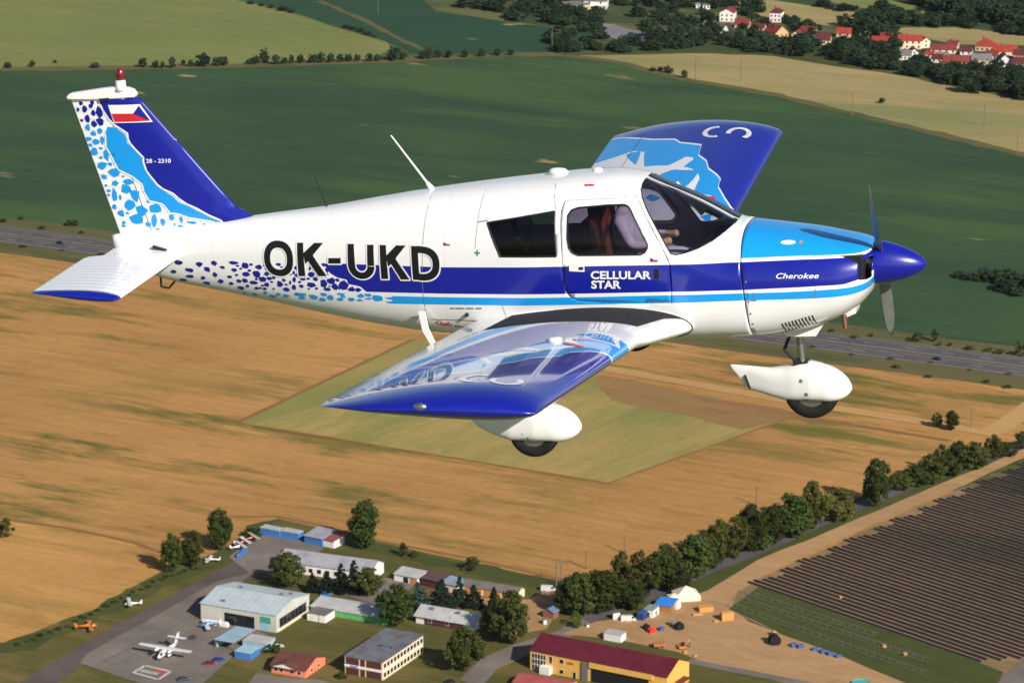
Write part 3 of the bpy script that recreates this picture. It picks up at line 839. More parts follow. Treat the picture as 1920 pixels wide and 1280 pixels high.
for x, y, w, h, k, lb in ((756, 1044, 18, 27, 'bush', 'round bush on the field margin behind the sheds'), (776, 1046, 14, 14, 'bush', 'low bush beside the round bush on the field margin'), (885, 1070, 28, 26, 'bush', 'wide bush on the field margin behind the garage row'),
        (1082, 1178, 22, 30, 'lime', 'light green young tree beside the avenue and kiosk'), (4, 1008, 44, 36, 'bush', 'dark shrub on the stubble at the picture edge'), (515, 1225, 26, 22, 'bush', 'dark shrub beside the coral house'),
        (590, 1100, 14, 14, 'lime', 'yellow green shrub in front of the conifers'), (470, 1005, 40, 14, 'bush', 'low hedge beside the blue cabins'),
        (640, 1272, 22, 12, 'bush', 'low shrub between coral house and office block')):
    tree_px(x, y, w, h, k, 'shrub', lb, cat='shrub')
# hedge tufts along the airfield boundary
for i in range(26):
    f = i / 25
    p = [(30, 1212), (130, 1172), (220, 1128), (300, 1088), (370, 1066)]
    j = min(3, int(f * 4)); g = f * 4 - j
    x, y = p[j][0] + (p[j+1][0] - p[j][0]) * g, p[j][1] + (p[j+1][1] - p[j][1]) * g
    tree_px(x + _tr.uniform(-4, 4), y + _tr.uniform(-2, 2), _tr.uniform(8, 16), _tr.uniform(4, 8), 'bush', 'hedge_bush', 'low bush in the overgrown strip between stubble and taxiway', 'bushes along the taxiway', 'bush', .1)
# far line of trees between the green field and the ripening field
ROW = [(16,128,14,13),(61,126,11,15),(103,119,9,7),(178,128,22,11),(268,127,17,21),(292,128,13,16),(305,128,10,13),(323,128,15,22),(344,123,8,13),(358,125,12,15),(382,125,28,27),(406,124,18,20),(420,123,18,20),(470,121,16,12),(480,121,18,17),(497,119,20,30),(517,121,18,19),(533,120,14,15),(547,119,13,17),(563,119,17,17),(587,118,18,19),(602,118,17,21),(620,118,15,19),(638,117,14,18),(653,116,16,17),(670,115,13,15),(693,116,14,17),(708,115,14,14),(738,114,28,30),(757,113,14,15),(793,111,16,19),(804,111,18,23),(822,109,17,19),(840,109,14,17),(872,108,14,16),(903,107,15,17),(933,105,14,16),(958,104,12,13)]
for x, y, w, h in ROW:
    tree_px(x, y, w, h, 'far', 'field_edge_tree', 'small dark tree in the row along the top edge of the green field', 'row of trees along the green field', sink=.08)
for x, y, w, h in [(648,53,14,8),(662,56,16,9),(676,61,15,9),(690,66,16,8),(702,70,10,6),(470,8,14,7),(490,12,12,6),(508,16,12,7),(530,20,20,9),(548,24,16,9)]:
    tree_px(x, y, w, h, 'far', 'hedge_bush', 'dark bush in the hedge beside the ripening field', 'hedge bushes beside the ripening field', 'bush', .1)
for x, y, w, h in [(1225,134,12,9),(1238,134,12,10),(1250,137,12,15),(1258,138,12,12),(1283,146,14,15)]:
    tree_px(x, y, w, h, 'far', 'margin_tree', 'small tree in the clump between the green field and the grain', 'clump at the grain field corner', sink=.06)
tree_px(1653, 194, 13, 10, 'far', 'shrub', 'single round bush in the middle of the grain field', cat='shrub')
# highway shrubs
for x, y, w, h in [(40,412,14,8),(133,424,26,12),(1530,625,18,9),(1720,640,20,18),(1752,641,16,26),(1762,649,10,12),(1818,657,18,10),(1848,660,10,8),(1872,664,18,10),(1912,668,22,30),(1600,634,14,7),(1680,690,16,7),(1740,708,14,6),(1850,718,16,7),(1890,728,18,8)] + [(x, 424 + x * 250 / 1920 + dy, 9 + (x * 7) % 9, 4 + (x * 3) % 6) for x in range(5, 1930, 37) for dy in ((-8 + x % 5,) if x % 2 else (34 - x % 6,)) if x < 240 or x > 1500]:
    tree_px(x, y, w, h, 'bush', 'roadside_shrub', 'small shrub on the dry verge beside the highway', 'highway shrubs', 'shrub', .05)
for x, y, w, h in [(1800,520,30,12),(1822,525,34,14),(1845,522,36,20),(1868,530,40,26),(1890,532,44,28),(1915,538,46,30),(1940,545,40,30),(1880,545,40,20),(1910,554,36,18)]:
    tree_px(x, y, w, h, 'far', 'copse_tree', 'dark tree in the copse at the edge of the green field', 'copse in the green field', sink=.06)

# village trees
VZ = [([(860,6),(1000,30),(1110,60),(1060,100),(1000,40)], 0, None)]
def scatter(poly, n, wr, hr, name, label, group, seed, keys=('far', 'fartall'), sink=.06, avoid=()):
    r = random.Random(seed)
    x0, x1 = min(p[0] for p in poly), max(p[0] for p in poly)
    y0, y1 = min(p[1] for p in poly), max(p[1] for p in poly)
    k, tries = 0, 0
    while k < n and tries < n * 60:
        tries += 1
        x, y = r.uniform(x0, x1), r.uniform(y0, y1)
        ins = False
        for i in range(len(poly)):
            (ax, ay), (bx, by) = poly[i], poly[(i + 1) % len(poly)]
            if (ay > y) != (by > y) and x < (bx - ax) * (y - ay) / (by - ay) + ax:
                ins = not ins
        if not ins or any(a[0] <= x <= a[2] and a[1] <= y <= a[3] for a in avoid):
            continue
        tree_px(x, y, r.uniform(*wr), r.uniform(*hr), r.choice(keys), name, label, group, sink=sink)
        k += 1
HB = [(1346,20,1378,44),(1346,50,1376,73),(1372,38,1406,54),(1438,24,1466,44),(1446,48,1482,76),(1524,58,1558,86),(1682,68,1746,94),(1680,92,1724,116),(1740,86,1796,104),(1742,102,1822,128),(1824,74,1908,104),(1818,98,1920,130),(1060,3,1138,21),(1626,68,1672,90),(1564,56,1598,70)]
scatter([(850,-6),(1060,-8),(1062,30),(1110,60),(1090,64),(960,38),(870,14)], 60, (16.25, 30), (12.65, 23), 'wood_tree', 'dark tree of the wood beside the white factory', 'wood beside the factory', 21, avoid=HB)
scatter([(1030,66),(1110,66),(1130,70),(1200,82),(1250,86),(1250,99),(1040,99)], 40, (16.25, 32.5), (12.65, 25.3), 'wood_tree', 'dark tree of the belt above the grain field', 'tree belt above the grain field', 22, avoid=HB)
scatter([(1060,22),(1130,24),(1128,62),(1110,62)], 20, (15, 25), (11.5, 20.7), 'wood_tree', 'dark tree between the factory and the grey yard', 'trees by the grey yard', 23, avoid=HB)
scatter([(1190,30),(1300,20),(1345,40),(1345,92),(1260,92),(1200,64)], 52, (15, 30), (11.5, 23), 'garden_tree', 'dark garden tree among the first white village houses', 'trees around the first village houses', 24, avoid=HB)
scatter([(1140,-6),(1420,-8),(1430,30),(1380,16),(1250,18),(1150,10)], 52, (15, 27.5), (10.35, 18.4), 'wood_tree', 'dark tree on the slope above the first village houses', 'trees above the village', 25, avoid=HB)
scatter([(1345,72),(1460,76),(1530,84),(1630,84),(1680,112),(1690,136),(1560,120),(1440,100),(1350,96)], 84, (16.25, 32.5), (12.65, 25.3), 'garden_tree', 'dark tree in the belt between village houses and grain field', 'trees below the village', 26, avoid=HB)
scatter([(1376,18),(1440,40),(1448,60),(1400,62),(1380,54)], 12, (12.5, 22.5), (10.35, 17.25), 'garden_tree', 'garden tree between the white houses of the village', 'trees between the white houses', 27, avoid=HB)
scatter([(1470,42),(1570,52),(1570,76),(1490,74)], 20, (12.5, 22.5), (10.35, 17.25), 'garden_tree', 'garden tree around the dark red roofs of the village', 'trees around the dark red roofs', 28, avoid=HB)
scatter([(1590,46),(1680,54),(1680,100),(1640,100),(1600,70)], 24, (15, 32.5), (13.8, 29.9), 'garden_tree', 'tall dark tree in the middle of the village', 'trees in the village middle', 29, avoid=HB)
scatter([(1680,116),(1760,122),(1920,132),(1920,184),(1800,160),(1690,142)], 70, (17.5, 35), (13.8, 25.3), 'garden_tree', 'dark tree in the belt below the red roofed houses', 'trees below the red roofed houses', 30, avoid=HB)
scatter([(1770,150),(1800,152),(1925,165),(1925,188),(1790,172)], 26, (22.5, 37.5), (20.7, 34.5), 'garden_tree', 'large dark tree at the upper corner of the grain field', 'large trees at the grain corner', 31)
scatter([(1540,12),(1620,22),(1660,12),(1690,30),(1680,50),(1640,40),(1560,20)], 26, (15, 27.5), (10.35, 18.4), 'hedge_tree', 'dark tree in the hedge above the village fields', 'hedge above the village', 32)
scatter([(1680,30),(1780,40),(1900,58),(1920,68),(1800,53),(1690,52)], 40, (17.5, 30), (12.65, 20.7), 'hedge_tree', 'dark tree in the hedge above the red roofed houses', 'hedge above the red roofs', 33)
tree_px(1580, 50, 28, 24, 'far', 'broadleaf_tree', 'large round tree standing in the field above the village')
# the wood in the far corner: reads as one mass
r = random.Random(40)
WOOD = [(1665, -40), (1700, 4), (1790, 36), (1850, 46), (1925, 60), (2300, 120), (2300, -60)]
vs, fs = [], []
cnt = 0
src = [CR['far'][0][0], CR['far'][2][0], CR['fartall'][0][0]]
while cnt < 330:
    x, y = r.uniform(1665, 2120), r.uniform(-40, 100)
    ins = False
    for i in range(len(WOOD)):
        (ax, ay), (bx, by) = WOOD[i], WOOD[(i + 1) % len(WOOD)]
        if (ay > y) != (by > y) and x < (bx - ax) * (y - ay) / (by - ay) + ax:
            ins = not ins
    if not ins:
        continue
    cnt += 1
    me = r.choice(src)
    p = G(x, y)
    s, h, an = r.uniform(9, 15) / .76, r.uniform(9, 15), r.uniform(0, 6.28)
    n = len(vs)
    ca, sa = math.cos(an) * s, math.sin(an) * s
    vs += [(p.x + v.co.x * ca - v.co.y * sa, p.y + v.co.x * sa + v.co.y * ca, v.co.z * h - 1) for v in me.vertices]
    fs += [tuple(i + n for i in q.vertices) for q in me.polygons]
tag(mesh('distant_wood', vs, fs, L_far), 'dense dark wood on the slope above the village', 'wood', kind='stuff')
# ------------------------------------------------------------------ village houses
def tile(name, c1, c2):
    return sheetmetal(name, c1, c2, 1, .9, .8, .05)
T_red = tile('red_tiles', gcol(158, 54, 42), gcol(178, 74, 56))
T_brick = tile('brick_red_tiles', gcol(122, 50, 48), gcol(142, 66, 58))
T_dark = tile('dark_red_tiles', gcol(96, 42, 46), gcol(112, 54, 54))
T_navy = tile('slate_tiles', gcol(62, 54, 68), gcol(78, 68, 78))
T_grey = tile('grey_tiles', gcol(120, 116, 122), gcol(140, 134, 136))
W_lav = plaster('pale_lilac_plaster', gcol(236, 222, 232))
W_tan = plaster('tan_plaster', gcol(206, 178, 130))
W_beige = plaster('beige_plaster', gcol(210, 190, 158))
H = [  # x0, x1, base y, skew px, depth m, wall h, roof, rise, wall, tiles, label, windows
    (1349,1376,41,1,11,6.2,'gabley',2.6,W_white,T_brick,'tall white gabled house above the steep white one',6),
    (1350,1373,71,1,10,2.6,'gabley',6.2,W_white,T_navy,'white house with a steep dark roof reaching low',4),
    (1377,1404,53,1,9,2.6,'gable',3.2,W_beige,T_brick,'brick red roofed barn beside the steep white house',2),
    (1443,1464,42,1,11,6.4,'hip',2.6,W_white,T_dark,'white two storey house with dark hipped roof',6),
    (1454,1478,73,-3,12,3.6,'gabley',4.2,W_tan,T_brick,'house with tan gable and brick red roof',3),
    (1408,1426,74,1,7,3.0,'gable',1.8,W_white,T_grey,'low white outbuilding among trees below the barn',2),
    (1529,1556,84,1,9,3.2,'gable',3.6,W_cream,T_dark,'cream cottage under a dark red roof beside the wide tree',4),
    (1500,1526,66,2,8,3.0,'gable',2.6,W_cream,T_brick,'long brick red roof behind the cream cottage',2),
    (1568,1595,70,1,8,2.8,'gable',3.0,W_beige,T_red,'bright red roof between trees next to the round tree',2),
    (1610,1618,80,1,9,5.0,'gabley',1.5,W_cream,T_grey,'narrow cream gable half hidden by tall trees',1),
    (1634,1672,88,2,8,3.4,'gable',3.0,W_white,T_red,'red roofed house with white front half behind trees',3),
    (1684,1728,92,1,9,5.6,'gable',3.0,W_cream,T_red,'long two storey cream house with bright red roof',8),
    (1728,1744,91,-1,9,4.6,'gabley',2.2,W_cream,T_brick,'cream gable joined to the long two storey house',3),
    (1686,1708,113,1,9,3.4,'gable',2.6,W_white,T_grey,'white wing with grey roof below the long cream house',3),
    (1706,1722,112,0,10,4.6,'gabley',2.4,W_white,T_dark,'bright white gable beside the grey roofed wing',2),
    (1744,1793,101,1,8,2.8,'gable',2.6,W_cream,T_brick,'long low brick red roof behind the white fronted rows',4),
    (1734,1750,109,1,6,2.6,'gable',1.6,W_white,T_red,'small white shed with red roof beside the white gable',1),
    (1746,1766,118,1,7,2.8,'gable',2.4,W_cream,T_dark,'cream cottage with dark roof in front of the long low roof',2),
    (1769,1818,126,0,8,3.2,'gable',3.6,W_cream,T_brick,'wide cream fronted house with brick red roof facing the trees',6),
    (1828,1864,96,2,11,3.4,'hip',4.2,W_beige,T_red,'villa with large orange red hipped roof and chimney',4),
    (1862,1906,105,1,9,3.0,'gable',3.4,W_cream,T_red,'long bright red roof next to the villa',3),
    (1822,1860,126,0,9,4.6,'gable',3.0,W_beige,T_grey,'beige house with grey roof beside the lilac gable',5),
    (1871,1897,126,0,11,3.6,'gabley',4.2,W_lav,T_navy,'pale lilac gabled house with dark slate roof',4),
    (1900,1936,130,1,9,3.6,'gable',3.4,W_white,T_dark,'white house with dark red roof at the picture edge',4),
    (1064,1106,22,-2,14,4.2,'flat',0,W_beige,T_grey,'lower beige hall of the factory in the wood',4),
    (1094,1137,17,1,14,5.4,'flat',0,W_white,T_grey,'white factory hall among dark trees',5),
    (1318,1338,52,1,7,2.6,'mono',.8,W_tan,T_grey,'tan shed with pale roof beside the dark trees',1),
    (1305,1313,16,0,6,2.8,'flat',0,W_white,T_grey,'smaller white hut on the slope above the village',1),
    (1318,1331,18,0,6,2.8,'flat',0,W_white,T_grey,'longer white hut on the slope above the village',2),
    (1412,1432,60,1,8,2.8,'gable',2.4,W_beige,T_dark,'beige cottage with dark roof between the barn and the tan gable',2),
    (1484,1500,74,1,8,3.0,'gabley',2.6,W_cream,T_brick,'small cream gable beside the tan gabled house',2),
    (1800,1822,104,1,7,2.8,'gable',2.2,W_white,T_dark,'white cottage with dark roof in front of the villa',2),
    (1756,1776,112,1,6,2.6,'gable',2.0,W_beige,T_grey,'grey roofed shed between the cream cottage and the wide house',1),
    (1848,1870,112,1,7,2.8,'gable',2.6,W_white,T_brick,'white walled cottage behind the beige house',2),
    (1900,1926,112,1,8,3.0,'gable',2.8,W_cream,T_dark,'cream house with dark roof behind the lilac gable',2),
    (1650,1672,76,1,7,2.6,'gable',2.0,W_beige,T_brick,'low brick roofed house behind the tall village trees',1),
    (1775,1795,92,1,8,2.8,'gable',2.2,W_cream,T_brick,'cottage with orange brown roof beside the villa garden',2)]
for x0, x1, yb, sk, dep, wh, rf, rs, wm, tm, lb, nw in H:
    e = bld('village_house', lb, 'house', (x0, yb), (x1, yb + sk), float(dep), wh, rf, wm, tm, rs, .5, .4)
    L = e['_L']
    fl = 2 if wh > 4.4 else 1
    per = max(1, nw // fl)
    for f in range(fl):
        for k in range(per):
            opening(e, 'F', L * (k + .5) / per, 1.6 + 2.8 * f, 1.1, 1.3, None, 'window', None, .05)
    for k in range(2):
        opening(e, 'R', e['_W'] * (k + .5) / 2, 1.6, 1.1, 1.3, None, 'window', None, .05)
    if rf in ('gable', 'hip', 'gabley') and 'shed' not in lb and 'roof' in lb:
        rz = wh + rs
        cx, cy = L * .35, e['_W'] * .5
        MB().box(cx - .4, cx + .4, cy - .4, cy + .4, rz - 1.2, rz + 1.0).build('chimney', T_brick, e)
# ------------------------------------------------------------------ solar park
M_pv = NT('photovoltaic_glass')
_o = M_pv.obj()
_s = M_pv.sep(_o)
_g = M_pv.math('MAXIMUM', M_pv.ramp(M_pv.math('ABSOLUTE', M_pv.math('SINE', M_pv.math('MULTIPLY', _s[0], math.pi / 1.0))), .08, .0), 0.0)
M_pv = M_pv.set(M_pv.mix(M_pv.math('MULTIPLY', _g, .6), rgb(.022, .015, .014), rgb(.10, .09, .085)), .5, 0, .3)
M_alu = flat('aluminium_rail', rgb(.42, .41, .40), .4, .6, .15, .5)
r0, r1 = G(1401, 1093), G(1740, 1209)
rdir = (r1 - r0).normalized()
rq = Vector((-rdir.y, rdir.x, 0))
q0, q1 = G(1401, 1094), G(1905, 872)
NR = 31
ORD = ['first','second','third','fourth','fifth','sixth','seventh','eighth','ninth','tenth','eleventh','twelfth','thirteenth','fourteenth','fifteenth','sixteenth','seventeenth','eighteenth','nineteenth','twentieth'] + ['twenty-' + k for k in ('first','second','third','fourth','fifth','sixth','seventh','eighth','ninth')] + ['thirtieth'] + ['thirty-' + k for k in ('first', 'second', 'third')]
def pv_row(a, length, label, group, n):
    e = empty('solar_panel_row', a, math.atan2(rdir.y, rdir.x), label, 'solar panels', group)
    L = length
    for y0, dy, z0, dz in ((0, .98, .5, .42), (2.96, .98, .5, .42)):
        vs = [(0, y0, z0), (L, y0, z0), (L, y0 + dy, z0 + dz), (0, y0 + dy, z0 + dz)]
        vs += [(x, y + .03, z - .06) for x, y, z in vs]
        MB().add(vs, [(0, 1, 2, 3), (7, 6, 5, 4), (0, 4, 5, 1), (1, 5, 6, 2), (2, 6, 7, 3), (3, 7, 4, 0)]).build('panel_table', M_pv, e)
    MB().box(0, L, .99, 1.08, .84, .92).build('rail', M_alu, e)
    MB().box(0, L, -.07, -.01, .42, .50).build('rail', M_alu, e)
    mb = MB()
    for i in range(int(L / 4) + 1):
        mb.box(i * 4, i * 4 + .12, .4, .52, 0, .62).box(i * 4, i * 4 + .12, 3.36, 3.48, 0, .62)
    tag(mb.build('posts', M_alu, e), kind='stuff')
    return e
for i in range(NR):
    f = i / (NR - 1)
    a = q0.lerp(q1, f) + rdir * (((i * 37) % 5) * 1.2)
    L = 118 + f * 26
    if i < 4:
        L = 112 - (3 - i) * 2
    lb = 'nearest finished solar panel row beside the unfinished racks' if i == 0 else 'farthest solar panel row at the top of the dirt track' if i == NR - 1 else '%s solar panel row counted from the unfinished racks' % ORD[i]
    pv_row(a, L, lb, 'solar panel rows', i)
# unfinished racks
for k, (a, b, lb) in enumerate((((1385, 1113), (1640, 1197), 'bare mounting rack closest to the finished solar panels'), ((1372, 1124), (1740, 1246), 'middle one of the three bare mounting racks'), ((1362, 1138), (1735, 1270), 'bare mounting rack nearest to the dirt yard'))):
    A_, B_ = G(*a), G(*b)
    e = empty('mounting_rack', A_, math.atan2((B_ - A_).y, (B_ - A_).x), lb, 'mounting rack')
    L = (B_ - A_).length
    MB().box(0, L, .0, .12, .9, 1.02).build('rail', M_alu, e)
    MB().box(0, L, 1.6, 1.72, 1.6, 1.72).build('rail', M_alu, e)
    mb = MB()
    for i in range(int(L / 3.5) + 1):
        mb.box(i * 3.5, i * 3.5 + .12, .0, .12, 0, .9).box(i * 3.5, i * 3.5 + .12, 1.6, 1.72, 0, 1.6)
    tag(mb.build('posts', M_alu, e), kind='stuff')

# ------------------------------------------------------------------ yard things
M_wood = flat('raw_pine', gcol(214, 158, 92), .8, 0, .2, 1.5)
def crate(px, py, w, d, h, label, rz=.3, name='wooden_crate'):
    e = empty(name, G(px, py), rz, label, 'crate')
    MB().box(0, w, 0, d, .14, h).build('box', M_wood, e)
    for k in range(3):
        MB().box(-.03, w + .03, d * (.04 + .42 * k), d * (.04 + .42 * k) + d * .08, 0, .14).build('skid', M_wood, e)
    n = max(3, int(w / .5))
    for k in range(n + 1):
        MB().box(w * k / n - .06, w * k / n + .06, -.04, 0, .14, h + .04).build('batten', M_wood, e)
    return e
crate(1354, 1166, 4.2, 2.2, 3.2, 'largest upright pine crate beside the solar park')
crate(1312, 1150, 5.0, 3.0, 2.0, 'long flat pine crate stack behind the upright crate')
crate(1300, 1156, 3.6, 1.2, .9, 'low pine crate lying in front of the long stack')
crate(1340, 1168, 1.4, 1.2, .9, 'small broken pine crate next to the upright crate')
crate(1449, 1194, 1.3, 1.3, 2.0, 'tall narrow pine crate on the rack grass near the yard')
crate(1656, 1216, 1.1, 1.1, 1.3, 'pine crate standing at the end of the bare racks')
crate(1695, 1231, 1.1, 1.1, 1.3, 'pale crate in front of the lowest solar row')
crate(1575, 1124, 1.2, 1.0, 1.0, 'pale crate between the nearest solar rows')
crate(1283, 1226, 1.0, 1.0, 1.0, 'small pine crate beside the orange trailer')
crate(1302, 1232, 1.0, .9, .8, 'smallest pine crate on the edge of the dirt yard')
M_blackpl = flat('black_plastic', rgb(.012, .012, .014), .45, 0, .3, 1)
M_bluepl = flat('blue_wrap', gcol(70, 100, 160), .35, 0, .3, .8)
M_redpl = flat('red_plastic', gcol(226, 60, 44), .5, 0, .1, 1)
def drum(px, py, r, w, mat, name, label, rz=0.0, cat='cable drum'):
    e = empty(name, G(px, py), rz, label, cat)
    def disc(y0, y1, rr):
        return MB().rings([[(rr * math.cos(a), y, r + rr * math.sin(a)) for a in [6.283 * i / 20 for i in range(20)]] for y in (y0, y1)])
    disc(-w / 2, -w / 2 + .12, r).build('flange', mat, e)
    disc(w / 2 - .12, w / 2, r).build('flange', mat, e)
    disc(-w / 2 + .12, w / 2 - .12, r * .72).build('winding', mat, e)
drum(1222, 1187, 1.15, 1.4, M_redpl, 'cable_drum', 'red cable drum in front of the dark pile', .5)
drum(1212, 1180, 1.1, 1.2, M_blackpl, 'cable_drum', 'black cable drum behind the red one', .5)
drum(1274, 1181, 1.5, 1.6, M_blackpl, 'cable_drum', 'black cable drum at the end of the dark pile', .4)
drum(1262, 1174, 1.2, 1.3, M_steel, 'cable_drum', 'grey cable drum behind the dark pile', .6)
drum(1240, 1183, .9, 1.2, M_bluepl, 'cable_drum', 'blue cable drum in the middle of the pile', .3)
drum(1452, 1208, 1.9, 3.2, M_blackpl, 'cable_drum', 'huge black cable drum beside the blue wrapped pallets', .2)
def pallet(px, py, w, d, h, label, mat, rz=.35):
    e = empty('wrapped_pallet', G(px, py), rz, label, 'pallet')
    o = MB().box(0, w, 0, d, .15, h).build('load', mat, e)
    b = o.modifiers.new('round', 'BEVEL'); b.width = .12; b.segments = 2
    for k in range(3):
        MB().box(0, w, d * .45 * k, d * .45 * k + .1, 0, .15).build('skid', M_wood, e)
for k, (x, y) in enumerate(((1484, 1215), (1497, 1217), (1524, 1222), (1540, 1227), (1553, 1231), (1568, 1235))):
    pallet(x, y, 2.2, 1.5, 1.5 - .15 * (k % 3), ['blue wrapped pallet next to the huge drum', 'blue wrapped pallet, second from the huge drum', 'blue wrapped pallet after the gap in the row', 'blue wrapped pallet, second after the gap in the row', 'blue wrapped pallet, third after the gap in the row', 'last blue wrapped pallet of the row, far from the drum'][k], M_bluepl)
e = empty('water_tank', G(1614, 1284), 0, 'round turquoise pool tank at the lower edge of the yard', 'tank')
MB().rings([[(3.0 * math.cos(a) * k, 3.0 * math.sin(a) * k, z) for a in [6.283 * i / 28 for i in range(28)]] for k, z in ((1, 0), (1, 1.1), (.96, 1.15), (.95, .95))]).build('wall', flat('turquoise_plastic', gcol(80, 180, 190), .5), e)
MB().rings([[(2.86 * math.cos(a) * k, 2.86 * math.sin(a) * k, z) for a in [6.283 * i / 28 for i in range(28)]] for k, z in ((1, .9), (.01, .905))], cap=False).build('water', flat('pool_water', gcol(70, 170, 185), .1, 0, .1, 1, .6), e)
# excavator and trailer
M_org = flat('machine_orange', gcol(222, 130, 60), .5, 0, .15, 1)
e = empty('mini_excavator', G(1278, 1217), .4, 'small orange excavator at the edge of the dirt yard', 'excavator')
for y in (-.9, .6):
    MB().prism([(-1.3, .1), (-1.1, 0), (1.1, 0), (1.3, .25), (1.1, .55), (-1.1, .55)], 'y', y, y + .35).build('track', M_blackpl, e)
MB().box(-1.2, 1.0, -.85, .85, .6, 1.3).build('body', M_org, e)
MB().box(-.1, .9, -.5, .5, 1.3, 2.5).build('cab', M_pane, e)
MB().prism([(.9, 1.0), (2.2, 3.0), (3.3, 2.2), (3.4, 2.45), (2.2, 3.4), (.7, 1.2)], 'y', -.15, .15).build('boom', M_org, e)
MB().prism([(3.2, 2.3), (3.5, 2.4), (3.6, .9), (3.1, .6), (3.0, 1.0)], 'y', -.3, .3).build('bucket', M_dark if 'M_dark' in globals() else M_steel, e)
e = empty('farm_trailer', G(1236, 1214), .15, 'rusty orange tipping trailer in the dirt yard', 'trailer')
MB().prism([(-1.9, .8), (1.9, .8), (2.1, 1.9), (-2.1, 1.9)], 'y', -1.0, 1.0).build('body', flat('rusty_orange', gcol(186, 116, 70), .8, 0, .3, 1), e)
for x in (-1.0, .9):
    for y in (-1.15, .9):
        MB().tube((x, y, .42), (x, y + .25, .42), .42, n=16).build('wheel', M_blackpl, e)
MB().box(1.9, 3.6, -.06, .06, .5, .62).build('drawbar', M_steel, e)
for x, y, w, d, h, m, lb in ((1150, 1163, 2.4, 1.6, 2.6, W_white, 'white portable toilet cabin beside the avenue trees'), (1100, 1177, .9, .7, 1.2, W_white, 'white box beside the avenue trees'), (1018, 1172, 1.6, 1.2, 2.0, M_gdoor, 'teal skip container beside the brick kiosk')):
    e = empty('utility_box', G(x, y), .3, lb, 'box')
    o = MB().box(0, w, 0, d, .08, h).build('body', m, e)
    MB().box(w * .2, w * .8, -.04, 0, .2, h * .9).build('door', M_frame, e)
    MB().box(-.05, w + .05, -.05, d + .05, h, h + .08).build('lid', M_steel, e)

# ------------------------------------------------------------------ vehicles
def carpaint(name, c):
    t = NT(name)
    return t.set(t.mix(t.ramp(t.noise(t.obj(), 1, 3), .4, .7), c, tuple(k * .85 for k in c[:3]) + (1,)), .3, .2, .5, .6)
def car(px, py, rz, paintc, label, name='parked_car', van=False, z=0.0):
    e = empty(name, G(px, py) + Vector((0, 0, z)), rz, label, 'van' if van else 'car')
    m = carpaint('car_paint', paintc)
    if van:
        body = [(-2.6, .35), (2.5, .35), (2.6, .9), (2.1, 1.25), (1.5, 2.1), (-2.55, 2.2), (-2.65, .9)]
        cab = [(1.0, 1.3), (2.05, 1.3), (1.5, 2.0), (1.0, 2.0)]
    else:
        body = [(-2.15, .3), (2.1, .3), (2.15, .62), (1.9, .82), (.95, .92), (-1.75, .96), (-2.15, .86)]
        cab = [(1.0, .92), (.35, 1.42), (-1.15, 1.46), (-1.8, .96)]
    o = MB().prism(body, 'y', -.86, .86).build('body', m, e)
    b = o.modifiers.new('round', 'BEVEL'); b.width = .08; b.segments = 2
    if van:
        MB().prism(cab, 'y', -.88, .88).build('side_glass', M_pane, e)
        MB().prism([(1.56, 2.08), (2.12, 1.28), (2.15, 1.3), (1.6, 2.1)], 'y', -.75, .75).build('windscreen', M_pane, e)
    else:
        o = MB().prism(cab, 'y', -.72, .72).build('cabin_glass', M_pane, e)
        MB().prism([(.33, 1.40), (.30, 1.47), (-1.12, 1.50), (-1.18, 1.43)], 'y', -.70, .70).build('roof', m, e)
    for x in (-1.35, 1.35):
        for y in (-.9, .68):
            w = MB().tube((x, y, .33), (x, y + .22, .33), .33, n=16).build('wheel', M_blackpl, e)
            MB().tube((x, y - .01 if y < 0 else y + .2, .33), (x, y + .02 if y < 0 else y + .23, .33), .18, n=10).build('rim', M_steel, w)
    for y in (-.62, .62):
        MB().box(2.02 if not van else 2.5, 2.17 if not van else 2.62, y - .15, y + .15, .6, .72).build('headlight', M_frame, e)
    return e
car(393, 1246, .15, rgb(.25, .01, .015), 'dark red car parked on the apron beside the lawn')
car(411, 1239, .5, rgb(.02, .04, .3), 'bright blue car parked behind the dark red one')
car(344, 1276, .35, rgb(.015, .02, .06), 'dark blue car parked below the apron marking')
car(520, 1214, .5, rgb(.75, .75, .74), 'white car parked beside the store hut')
car(1178, 1164, .1, rgb(.75, .75, .74), 'white van parked against the dark blue container', 'parked_van', True)
car(1028, 1108, -.1, rgb(.72, .73, .75), 'white van parked under the avenue trees', 'parked_van', True)
car(790, 1110, .2, rgb(.12, .02, .03), 'maroon car parked beside the bluish spruce')
car(537, 1035, 1.0, rgb(.28, .01, .02), 'red car parked at the end of the long white shed')
car(845, 1281, .6, rgb(.03, .03, .035), 'black car parked under the lone lawn tree')
car(611, 1116, .2, rgb(.02, .12, .4), 'blue car parked behind the green shed')
ah = math.atan2(hd.y, hd.x)
for x, y, c, lb, off in ((113, 458, rgb(.02, .02, .025), 'black car on the highway behind the tail', 0), (1757, 676, rgb(.012, .014, .03), 'dark blue car on the highway ahead of the nose wheel', 0)):
    car(x, y, ah, c, lb, 'driving_car', z=.25)

